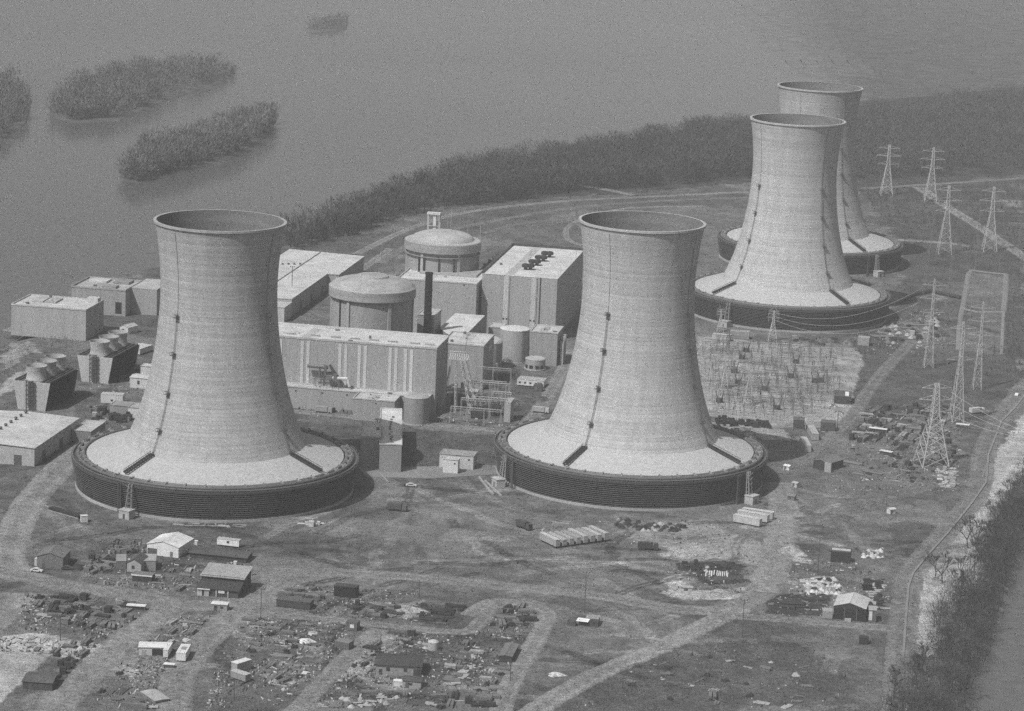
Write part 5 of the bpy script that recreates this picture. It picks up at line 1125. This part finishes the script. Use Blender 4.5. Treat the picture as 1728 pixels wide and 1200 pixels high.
for p, w_, h, b_, l in (((778, 702), 14, 9, 2, 'low steel gantry under the left side of the lattice mast'), ((812, 682), 12, 12, 3, 'narrow steel gantry with close posts in the transformer yard'), ((830, 694), 9, 10, 2, 'short steel gantry beside the pale fire wall')):
    gantry(l, p, w_, h, b_, g_=.46, r=.2)
def transformer(label, p, s_=1., g_=.07):
    q = at(*p); t = thing('transformer', label, 'transformer', (q.x, q.y, 0), TH); t.scale = (s_, s_, s_)
    MB().box(0, 0, 0, 6, 3.6, 4).build('tank', mat(g_, 'metal'), t)
    m = MB()
    for x in np.arange(-2.6, 2.7, .55): m.box(x, -2.2, .6, .2, .8, 2.9); m.box(x, 2.2, .6, .2, .8, 2.9)
    m.build('radiator', mat(.11, 'metal'), t); MB().bar((-2.6, .6, 5.2), (2.2, .6, 5.2), .6, 12).build('conservator', mat(.14, 'metal'), t)
    for x in (-1.6, 0, 1.6): MB().bar((x, -.6, 4), (x*1.2, -1, 6.6), .28, 8, .14).build('bushing', mat(.13, 'plain'), t)
transformer('dark main transformer in the transformer yard, under the right gantry', (806, 705), 1.1, .05); transformer('dark main transformer left of the right gantry in the transformer yard', (832, 700), 1.2, .05); transformer('dark transformer near the turbine hall corner, under the lattice mast', (772, 683), 1., .05); transformer('dark transformer behind the others, close to the control building', (800, 655), 1., .06)
for p, w_, h, l in (((745, 678), 16, 3, 'pale covered bus duct running left from the lattice mast'),):
    q = at(*p); t = thing('bus_duct', l, 'bus duct', (q.x, q.y, 0), TH); MB().bar((0, 0, 6.5), (18, 0, 6.5), .7, 8).bar((0, 1.8, 6.5), (18, 1.8, 6.5), .7, 8).bar((1, 0, 6.5), (4, 12, 6.5), .6, 8).build('duct', mat(.42, 'metal'), t)
    for x in (2, 9, 16): MB().bar((x, .9, 0), (x, .9, 6), .3).build('leg', mat(.3, 'metal'), t)
m = MB(); a = at(852, 705); t, r = block('fire_wall', 'pale fire wall panel at the right end of the transformer yard', 'fire wall', tuple(at(850, 712)), TH, 3, 10, 9.5, .40, .4, 0)
# switchyard
pad = W([(1175, 568), (1300, 578), (1440, 588), (1456, 600), (1432, 700), (1392, 716), (1300, 716), (1190, 700)])
SG = MB(); proto_g = None; n_ = 0
rowsS = [(1187, 585, 13), (1185, 594, 13), (1190, 612, 13), (1196, 630, 12), (1197, 639, 12), (1198, 648, 12), (1202, 668, 11), (1205, 678, 10), (1206, 688, 9)]
for px, py, nb in rowsS:
    for i in range(nb):
        x_, y_ = px+6+i*17.5+random.uniform(-2, 2), py+i*1.1+random.choice((-3, 0, 3))
        if random.random() < .12 or x_ > 1425-(py-594)*.2: continue
        p = at(x_, y_); h = random.choice((5, 6.5, 9)); l = 'thin grey bus gantry on the pale switchyard gravel'; gr = 'bus gantries standing in the switchyard'
        if proto_g is None:
            proto_g = {}
            for hh in (5, 6.5, 9):
                proto_g[hh] = gantry(l, (x_, y_), 6, hh, 1, R(-7), gr, .14, .09, 'bus_gantry'); proto_g[hh].location = (p.x, p.y+{5: 0, 6.5: 7, 9: 14}[hh], 0)
        dup(proto_g[h], (p.x, p.y, 0), R(-7)+random.choice((0, 0, 0, 0, math.pi/2)), l, gr)
for px, py in ((1259, 594), (1252, 606), (1239, 629), (1334, 637), (1343, 613), (1214, 679), (1311, 691), (1290, 659), (1246, 648), (1375, 646), (1385, 645)):
    q = at(px, py); t = thing('circuit_breaker', 'dark circuit breaker with slanted bushings on the pale switchyard gravel', 'circuit breaker', (q.x, q.y, 0), R(-7), 'circuit breakers in the switchyard')
    MB().box(0, 0, .3, 3.4, 1.6, 1.8).build('tank', mat(.05, 'metal'), t)
    for x in (-1.1, 1.1): MB().bar((x, 0, 2), (x*1.9, 0, 6.0), .32, 8, .14).build('bushing', mat(.09, 'plain'), t)
    MB().box(0, -.9, 0, 1.2, .8, 1.6).build('cabinet', mat(.1, 'metal'), t)
ins = MB(); ins.bar((0, 0, 0), (0, 0, 2.6), .08).bar((0, 0, 2.6), (0, 0, 4.2), .11, 6); im = ins.mesh('post_insulator'); im.materials.append(mat(.12, 'metal'))
for px, py, nb in rowsS:
    for k_ in (5, 11):
        for i in range(nb+1):
            x_ = px+i*16.5+random.uniform(-2, 2)
            if x_ > 1432-(py-594)*.2: continue
            q = at(x_, py+k_+i*1.0); o = link('post_insulator', im); o.location = q; tag(o, 'thin post insulator in the rows of the switchyard', 'insulator post', 'post insulators in the switchyard')
# bus bars and wires
def wire(label, a, b, sag, r=.09, g_=.3, group=None, name='power_line'):
    n_ = 16; pts = []
    for i in range(n_+1): f = i/n_; p = a.lerp(b, f); p.z -= sag*4*f*(1-f); pts.append(p)
    tag(MB().path(pts, r, 3).build(name, mat(g_, 'metal')), label, 'power line', group)
def arm(k, f, sg, l, H_): o = PY[k]; v_ = Matrix.Rotation(o.rotation_euler.z, 3, 'Z') @ Vector((sg*l, 0, f*H_-1.8)); return Vector(o.location)+v_
for f in (.66, .8, .94):
    for sg in (-1, 1):
        e = at(1830, 735+40*(f-.66)+9*sg, 30); wire('thin power line running from the big pylon off to the right', arm('a', f, sg, 7, 38), e, 4, .07, .45, 'power lines leaving to the right')
for f, f2 in ((.62, .62), (.78, .78), (.93, .93)):
    for sg in (-1, 1):
        wire('thin power line between the narrow pylon and a slim pylon', arm('b', f, sg, 7, 50), arm('g', f2, sg, 6.5, 48), 5, .045, .2, 'power lines between the slim pylons')
        wire('thin power line from the slim pylon toward the far group', arm('g', f, sg, 6.5, 48), arm('c', f2, sg, 8, 46), 8, .045, .15, 'power lines toward the far pylons')
        wire('thin power line from the pond pylon to the far group', arm('h', f, sg, 6.5, 46), arm('d', f2, sg, 8, 44), 8, .045, .15, 'power lines from the pond pylon')
for i, (p, z0, k) in enumerate((((1303, 575), 16, 0), ((1303, 575), 14, 1), ((1303, 575), 12, 2))):
    wire('pale power line sweeping past the dark louvres behind the switchyard', at(*p)+Vector((0, 0, z0)), arm('g', (.62, .78, .93)[2-k], -1, 6.5, 48), 9, .12, .5, 'power lines past the dark louvres')
for px, py, nb in rowsS:
    for dz in (0,): 
        a = at(px+4, py)+Vector((0, 0, 7.4)); b = at(px+nb*17, py+nb*1.1)+Vector((0, 0, 7.4)); wire('long horizontal bus conductor over the switchyard gravel', a, b, .8, .09, .12, 'bus conductors over the switchyard', 'bus_conductor')
# fence of the switchyard
t = thing('wire_fence', 'thin post fence along the near edge of the switchyard gravel', 'fence', (0, 0, 0)); FP = [at(1197, 696), at(1262, 703), (at(1330, 711))]; k = 0
for a, b in zip(FP, FP[1:]):
    for i in range(10): q = a.lerp(b, i/10); MB().bar((0, 0, 0), (0, 0, 2.6), .09).build('post', mat(.06, 'metal'), t, loc=q)
m = MB()
for a, b in zip(FP, FP[1:]):
    for z in (.9, 1.7, 2.5): m.bar(a+Vector((0, 0, z)), b+Vector((0, 0, z)), .035)
m.build('wire', mat(.1, 'metal'), t)
# small portals by the far railway
for px in (936, 945, 955, 966, 1004):
    q = at(px, 378 if px < 1000 else 362); t = thing('track_portal', 'small pale portal frame near the rail line, left of the middle tower rim', 'portal frame', (q.x, q.y, 0), 0, 'portal frames by the rail line'); MB().bar((-1.6, 0, 0), (-1.6, 0, 6), .22).bar((1.6, 0, 0), (1.6, 0, 6), .22).build('post', mat(.3, 'metal'), t); MB().bar((-2, 0, 6), (2, 0, 6), .22).build('beam', mat(.3, 'metal'), t)
# pale dike outline of the pond
for nm, pts, w_, h in (('embankment', [(1621, 535), (1628, 500), (1634, 462), (1640, 456)], 3.4, .3), ('embankment', [(1640, 456), (1660, 459), (1698, 463)], 4, .35), ('embankment', [(1698, 463), (1697, 490), (1694, 524)], 3.8, .3), ('embankment', [(1694, 524), (1692, 560), (1690, 598)], 2.2, .3), ('embankment', [(1621, 535), (1618, 560), (1617, 590)], 3, .3), ('embankment', [(1622, 521), (1650, 527), (1694, 527)], 2, .6)):
    P = [Vector(p) for p in W(pts)]; m = MB()
    for a, b in zip(P, P[1:]):
        d = (b-a).normalized(); nn = Vector((-d.y, d.x)); c = [(a-nn*w_/2, -.1), (a-nn*w_/4, h), (a+nn*w_/4, h), (a+nn*w_/2, -.1)]; e = [(b-nn*w_/2+d*.4, -.1), (b-nn*w_/4+d*.4, h), (b+nn*w_/4+d*.4, h), (b+nn*w_/2+d*.4, -.1)]
        m.add([(q.x, q.y, z) for q, z in c+e], [(0, 1, 5, 4), (1, 2, 6, 5), (2, 3, 7, 6), (0, 3, 2, 1), (4, 5, 6, 7)])
    tag(m.build(nm, mat(.21, 'plain')), None, None, kind='structure')
# perimeter wall at the right bank
P = [Vector(p) for p in W([(1524, 1112), (1529, 1040), (1533, 990), (1541, 968), (1568, 935), (1600, 900), (1640, 850), (1664, 815), (1668, 768), (1690, 712), (1712, 690), (1735, 660)])]; m = MB()
for a, b in zip(P, P[1:]): m.bar((a.x, a.y, .2), (b.x, b.y, .2), .6, 4)
tag(m.build('perimeter_wall', mat(.22, 'concrete')), 'long dark-edged low wall following the perimeter road along the right bank', 'wall')
# pipe ring running to the far basin
P = [at(1530, 505), at(1490, 497), at(1560, 492), at(1600, 502)]; m = MB(); m.path([p+Vector((0, 0, 1.2)) for p in (at(1508, 516), at(1540, 500), at(1570, 494), at(1620, 505))], 1.1, 8); tag(m.build('supply_pipe', mat(.05, 'metal')), 'dark supply pipe leaving the basin behind the switchyard to the right', 'pipe')
# spoil mounds and ditch rims
def mound(label, p, rx, ry, h, rz=0.0, a_=.15):
    q = at(*p); n1, n2 = 10, 28; vs = []; 
    for i in range(n1+1):
        f = i/n1
        for j in range(n2):
            an = 2*math.pi*j/n2; k_ = 1+.25*math.sin(3*an+p[0])+.12*math.sin(7*an+p[1]); vs.append((f*rx*k_*math.cos(an), f*ry*k_*math.sin(an), h*(1-f*f)**1.5*(1+.3*math.sin(an*2+p[0])*f)-.15*f))
    fs = [(i*n2+j, i*n2+(j+1) % n2, (i+1)*n2+(j+1) % n2, (i+1)*n2+j) for i in range(n1) for j in range(n2)]
    m = MB(); m.add(vs, [f_[::-1] for f_ in fs]); o = m.build('spoil_mound', GM, None, True, (q.x, q.y, 0), rz)
    o.data.attributes.new('alb', 'FLOAT', 'POINT').data.foreach_set('value', np.array([a_*random.uniform(.8, 1.2) for _ in vs], np.float32))
    tag(o, label, 'mound')
mound('low grassy mound in the transformer yard, above the road', (880, 675), 14, 12, 2.4, 0, .11); mound('pale sand mound left of the oily pit', (1150, 936), 9, 5, 1.6, .2, .3); mound('pale sand mound below the oily pit', (1180, 1004), 13, 5, 1.6, 0, .3); mound('pale sand mound beside the dirt track at the right yard', (1336, 930), 6, 8, 2.4, 0, .3)
mound('small pale mound in the middle of the bottom field', (1060, 1072), 7, 4, 1.0, 0, .2); mound('bright small sand heap at the bottom, right of the tracks', (938, 1139), 3.2, 2.6, 1.0, 0, .45); mound('grassy mound left of the river side blocks', (40, 590), 9, 14, 3, .3, .22); mound('pale sand heap inside the pipe yard', (688, 1030), 7, 5, 1.6, .3, .3)
mound('earth mound right of the shadowed shed', (1470, 850), 16, 9, 2.6, 0, .13); mound('earth mound in the right field by the dirt track', (1400, 880), 14, 10, 2.2, 0, .13); mound('broad earth mound left of the freight trailers', (800, 905), 16, 10, 1.6, 0, .19)
mound('bright little heap of lime in the centre yard', (516, 1083), 3.6, 2.2, 1.3, 0, .6); mound('bright lime heap behind the other in the centre yard', (527, 1070), 2.4, 2.0, 1.1, 0, .5)
# ------------------------------------------------------------------ litter too fine to count
def litter(poly, n, tone, s0=.25, s1=1.1, z=0):
    P = W(poly); x0, x1 = min(p[0] for p in P), max(p[0] for p in P); y0, y1 = min(p[1] for p in P), max(p[1] for p in P)
    x = RNG.uniform(x0, x1, n*6); y = RNG.uniform(y0, y1, n*6); k = inpoly(x, y, P) & (fbm(x, y, 9, 3) > RNG.random(n*6)*.5+.25) & offroad(x, y); x, y = x[k][:n], y[k][:n]; n = len(x)
    a = np.where(RNG.random(n) < .5, 0, 1.57)+RNG.normal(-.2, .35, n); l = RNG.uniform(s0, s1, n)*np.where(RNG.random(n) < .35, 2.4, 1); w_ = RNG.uniform(s0*.5, s1*.45, n); h = RNG.uniform(.1, .5, n)*RNG.uniform(.4, 1.6, n)
    c, s_ = np.cos(a), np.sin(a); V = []
    for zz in (0, 1):
        for u, v in ((-1, -1), (1, -1), (1, 1), (-1, 1)):
            X = u*l/2; Y_ = v*w_/2; V.append(np.stack([x+X*c-Y_*s_, y+X*s_+Y_*c, zz*h+.02], 1))
    V = np.stack(V, 1).reshape(-1, 3); b = (np.arange(n)*8)[:, None, None]; F = (np.array([[4, 5, 6, 7], [0, 1, 5, 4], [1, 2, 6, 5], [2, 3, 7, 6], [3, 0, 4, 7]])[None]+b).reshape(-1, 4)
    tag(link('yard_litter', npmesh('yard_litter', V, F, mat({'dark': .035, 'grey': .13, 'pale': .42}[tone], 'plain'))), None, None, kind='stuff')
for poly, n in (([(40, 1005), (240, 1010), (245, 1050), (180, 1090), (30, 1062)], 420), ([(0, 1075), (180, 1088), (165, 1112), (90, 1106), (0, 1100)], 200), ([(270, 1040), (420, 1040), (330, 1100), (300, 1150), (220, 1110)], 380), ([(150, 1120), (290, 1120), (285, 1195), (150, 1195)], 200), ([(390, 1035), (600, 1052), (560, 1110), (480, 1190), (350, 1195), (370, 1090)], 900),
                ([(560, 1070), (800, 1070), (830, 1150), (780, 1195), (500, 1195)], 900), ([(800, 1022), (920, 1022), (890, 1110), (840, 1195), (790, 1195)], 420), ([(470, 985), (700, 1000), (790, 1020), (690, 1055), (480, 1035)], 420), ([(150, 925), (440, 945), (420, 1010), (150, 985)], 420), ([(950, 1195), (1120, 1095), (1420, 1090), (1440, 1195)], 130),
                ([(1130, 925), (1290, 930), (1300, 1000), (1120, 1005)], 160), ([(1340, 925), (1500, 925), (1500, 1040), (1300, 1040)], 420), ([(1400, 680), (1620, 680), (1620, 830), (1400, 830)], 1000), ([(1440, 520), (1600, 520), (1600, 600), (1440, 600)], 500), ([(500, 680), (860, 715), (850, 730), (500, 700)], 150), ([(150, 640), (235, 600), (240, 700), (150, 720)], 180), ([(880, 880), (1300, 880), (1300, 925), (880, 925)], 160), ([(740, 690), (860, 640), (860, 715), (745, 712)], 160)):
    litter(poly, int(n*.34), 'pale', .2, .8); litter(poly, int(n*.34), 'dark', .2, .9); litter(poly, int(n*.4), 'grey', .2, 1.3)
# ------------------------------------------------------------------ woods
MHAZED = mat(.17, 'foliage'); MT = mat(.085, 'foliage'); MT2 = mat(.075, 'foliage'); MTR = mat(.07, 'wood')  # far island trees painted paler, putting haze into their colour
def twigs(base, hgt, n, wid, spread=.38):
    """numpy cloud of leafless twigs for trees standing at base (k,3)"""
    k = len(base); b = np.repeat(base, n, 0); h = np.repeat(hgt, n); N = len(b)
    f = RNG.random(N)**.7; a = RNG.random(N)*6.283; rad = h*spread*np.sin(np.clip(f, .05, 1)*2.6)*np.sqrt(RNG.random(N))
    c = b+np.stack([rad*np.cos(a), rad*np.sin(a), h*(.12+.85*f)], 1)
    d = np.stack([np.cos(a)*(.2+.6*RNG.random(N)), np.sin(a)*(.2+.6*RNG.random(N)), .35+.9*RNG.random(N)], 1); d /= np.linalg.norm(d, axis=1)[:, None]
    l = (h*(.10+.14*RNG.random(N)))[:, None]; s = np.cross(d, RNG.normal(size=(N, 3))); s /= np.linalg.norm(s, axis=1)[:, None]; s *= wid*(.6+.8*RNG.random(N))[:, None]
    V = np.stack([c-s, c+s, c+d*l], 1).reshape(-1, 3)
    # trunks
    tr = RNG.random(k)*6.28; e = np.stack([np.cos(tr), np.sin(tr), 0*tr], 1)*(hgt*.018)[:, None]; up = np.stack([0*hgt, 0*hgt, hgt*.8], 1)
    V2 = np.stack([base-e, base+e, base+up], 1).reshape(-1, 3)
    V = np.concatenate([V, V2]); return V, np.arange(len(V)).reshape(-1, 3)
def scatter(poly, n, z=-4.5, dens=None):
    P = W(poly, z) if isinstance(poly[0][0], (int, float)) and poly[0][1] < 5000 and dens is None else poly
    P = W(poly, z); x0, x1 = min(p[0] for p in P), max(p[0] for p in P); y0, y1 = min(p[1] for p in P), max(p[1] for p in P); out = []
    while len(out) < n:
        x = RNG.uniform(x0, x1, n*4); y = RNG.uniform(y0, y1, n*4); k = inpoly(x, y, P); k &= fbm(x, y, 45, 3) > RNG.random(len(x))*.55+.12; out += list(zip(x[k], y[k]))
    q = np.array(out[:n]); return np.stack([q[:, 0], q[:, 1], elev(q[:, 0], q[:, 1])-.2], 1)
def wood(name, poly, n, h0, h1, tw, wid, m=MT, z=0):
    b = scatter(poly, n, z); b[:, 2] = np.maximum(b[:, 2], -5.5); V, F = twigs(b, RNG.uniform(h0, h1, n), tw, wid); return tag(link(name, npmesh(name, V, F, m)), None, None, kind='stuff')
wood('riverside_wood', [(478, 412), (560, 380), (650, 340), (750, 308), (850, 285), (950, 272), (1050, 255), (1130, 238), (1210, 228), (1275, 222), (1275, 300), (1080, 318), (960, 325), (830, 345), (700, 362), (600, 395), (490, 425)], 2300, 6, 21, 90, .2)
wood('northern_wood', [(1440, 205), (1600, 180), (1728, 168), (1900, 150), (1900, 270), (1728, 290), (1600, 298), (1440, 305)], 2200, 6, 20, 75, .24)
wood('scrub', [(1450, 325), (1728, 308), (1800, 420), (1728, 640), (1640, 640), (1710, 520), (1700, 455), (1620, 450), (1530, 440), (1520, 400)], 1500, 1.5, 4.5, 24, .2, MT2)
wood('wooded_island_growth', [(205, 300), (250, 262), (330, 245), (400, 215), (470, 205), (440, 232), (380, 270), (300, 290), (210, 312)], 620, 7, 22, 100, .24, MHAZED, -4.5)
wood('wooded_island_growth', [(80, 190), (130, 150), (230, 122), (330, 118), (400, 124), (370, 138), (280, 165), (200, 200), (120, 206)], 760, 7, 21, 85, .26, MHAZED, -4.5)
wood('wooded_island_growth', [(-60, 235), (-60, 155), (20, 140), (50, 170), (40, 205), (0, 235)], 330, 7, 21, 85, .26, MHAZED, -4.5)
wood('wooded_island_growth', [(520, 45), (585, 32), (580, 48), (530, 55)], 120, 5, 13, 26, .4, MHAZED, -4.5)
for i, poly in enumerate(([(200, 312), (196, 300), (245, 258), (330, 240), (400, 210), (472, 202), (445, 236), (385, 274), (300, 296)], [(72, 196), (125, 146), (230, 118), (330, 114), (404, 122), (375, 142), (285, 170), (200, 206), (115, 210)], [(-70, 240), (-70, 150), (22, 134), (56, 170), (46, 210), (0, 240)], [(512, 48), (588, 28), (586, 50), (528, 58)])):
    P = W(poly, -4.5); cx = sum(p[0] for p in P)/len(P); cy = sum(p[1] for p in P)/len(P); m = MB(); n_ = len(P)
    m.add([(x, y, -5.2) for x, y in P]+[(cx+(x-cx)*.93, cy+(y-cy)*.93, -3.6) for x, y in P], [(j, (j+1) % n_, n_+(j+1) % n_, n_+j) for j in range(n_)]+[tuple(range(n_, 2*n_))])
    o = m.build('island_ground', mat(.11, 'foliage')); tag(o, None, None, kind='structure')
wood('wetland_scrub', [(1285, -40), (1325, 40), (1380, 110), (1440, 175), (1728, 158), (1900, 150), (1900, -40)], 1500, 1.5, 4.5, 14, .35, mat(.14, 'foliage'), -4.3)
# thicket on the right bank
TK = [(1722, 800), (1700, 850), (1668, 905), (1640, 960), (1600, 1000), (1575, 1060), (1560, 1110), (1530, 1130), (1500, 1190), (1490, 1240), (1625, 1240), (1640, 1150), (1668, 1085), (1695, 990), (1728, 905), (1790, 790)]
wood('bank_thicket', TK, 760, 5, 12, 90, .05, mat(.055, 'foliage'))
wood('bank_scrub', [(1540, 1000), (1600, 910), (1660, 850), (1690, 850), (1640, 985), (1560, 1110), (1535, 1100)], 160, 1.2, 4, 22, .07, mat(.13, 'foliage'))
def bare_tree(k, h):
    rr = random.Random(k); t = thing('bare_tree', 'leafless tree rising from the thicket on the right river bank', 'tree', (0, 0, 0), 0, 'bare trees on the right bank'); m = MB(); tips = []
    def grow(p, d, l, r, lev):
        q = p+d*l; m.bar(p, q, r, 5, r*.7)
        if lev == 0 or r < .03: tips.append((q, d)); return
        for i in range(rr.choice((2, 3))):
            e = (d+Vector((rr.gauss(0, .42), rr.gauss(0, .42), rr.uniform(0, .3)))).normalized(); grow(q, e, l*rr.uniform(.68, .88), r*.66, lev-1)
    grow(Vector((0, 0, -.4)), Vector((rr.gauss(0, .08), rr.gauss(0, .08), 1)).normalized(), h*.27, h*.022, 4); m.build('trunk', MTR, t)
    c = MB()
    for q, d in tips:
        for i in range(7):
            e = (d+Vector((rr.gauss(0, .6), rr.gauss(0, .6), rr.gauss(.2, .4)))).normalized(); s_ = e.orthogonal()*.07; b_ = q-d*rr.uniform(0, 1.2); l = rr.uniform(.7, 1.9); c.add([b_-s_, b_+s_, b_+e*l], [(0, 1, 2)])
    c.build('crown', MT2, t); return t
BT = [bare_tree(i, h) for i, h in enumerate((15, 12, 16, 11))]
spots = [(1633, 925), (1641, 918), (1648, 928), (1578, 975), (1590, 985)]+[tuple(p) for p in []]
pts = [at(*s) for s in spots]; sc_ = scatter(TK, 64, 0); pts += [Vector(p) for p in sc_]
for i, p in enumerate(pts):
    p.z = float(elev(np.array([p.x]), np.array([p.y]))[0])-.1
    if i < 4: BT[i].location = p; BT[i].rotation_euler.z = random.uniform(0, 6)
    else: s_ = random.uniform(.7, 1.05); dup(BT[i % 4], p, random.uniform(0, 6.28), scale=(s_, s_, s_))
# brush on the bottom right field and grass tufts
wood('brush', [(945, 1200), (1100, 1100), (1160, 1086), (1250, 1082), (1350, 1088), (1420, 1122), (1450, 1210), (1300, 1230)], 2200, .7, 2.0, 9, .09, MT2)
wood('brush', [(1190, 1045), (1290, 1050), (1325, 1074), (1200, 1066)], 240, .5, 1.4, 9, .09, MT2)
wood('brush', [(600, 735), (690, 722), (830, 760), (840, 795), (700, 795), (620, 790)], 380, .8, 3.2, 14, .1, MT2)
wood('brush', [(835, 590), (870, 590), (880, 640), (830, 650)], 160, 1.5, 4, 20, .14, MT)
wood('brush', [(0, 580), (100, 560), (140, 590), (60, 640), (0, 680)], 240, .8, 2.4, 12, .12, MT2)
wood('brush', [(1380, 650), (1600, 600), (1640, 700), (1480, 715)], 320, .6, 1.8, 9, .1, MT2)
wood('brush', [(440, 900), (620, 880), (900, 900), (1100, 990), (860, 985), (500, 960)], 420, .4, 1.1, 8, .09, MT2)
# ------------------------------------------------------------------ haze
hz = MB().box(0, 1500, -9.6, 9000, 7600, 316)
hm = bpy.data.materials.new('haze'); hm.use_nodes = True; n = hm.node_tree; n.nodes.clear()
v = n.nodes.new('ShaderNodeVolumePrincipled'); v.inputs['Color'].default_value = (.97, .97, .97, 1); v.inputs['Density'].default_value = HAZE; v.inputs['Anisotropy'].default_value = -.5
ou = n.nodes.new('ShaderNodeOutputMaterial'); n.links.new(v.outputs[0], ou.inputs['Volume'])
tag(hz.build('haze', hm), None, None, kind='stuff')
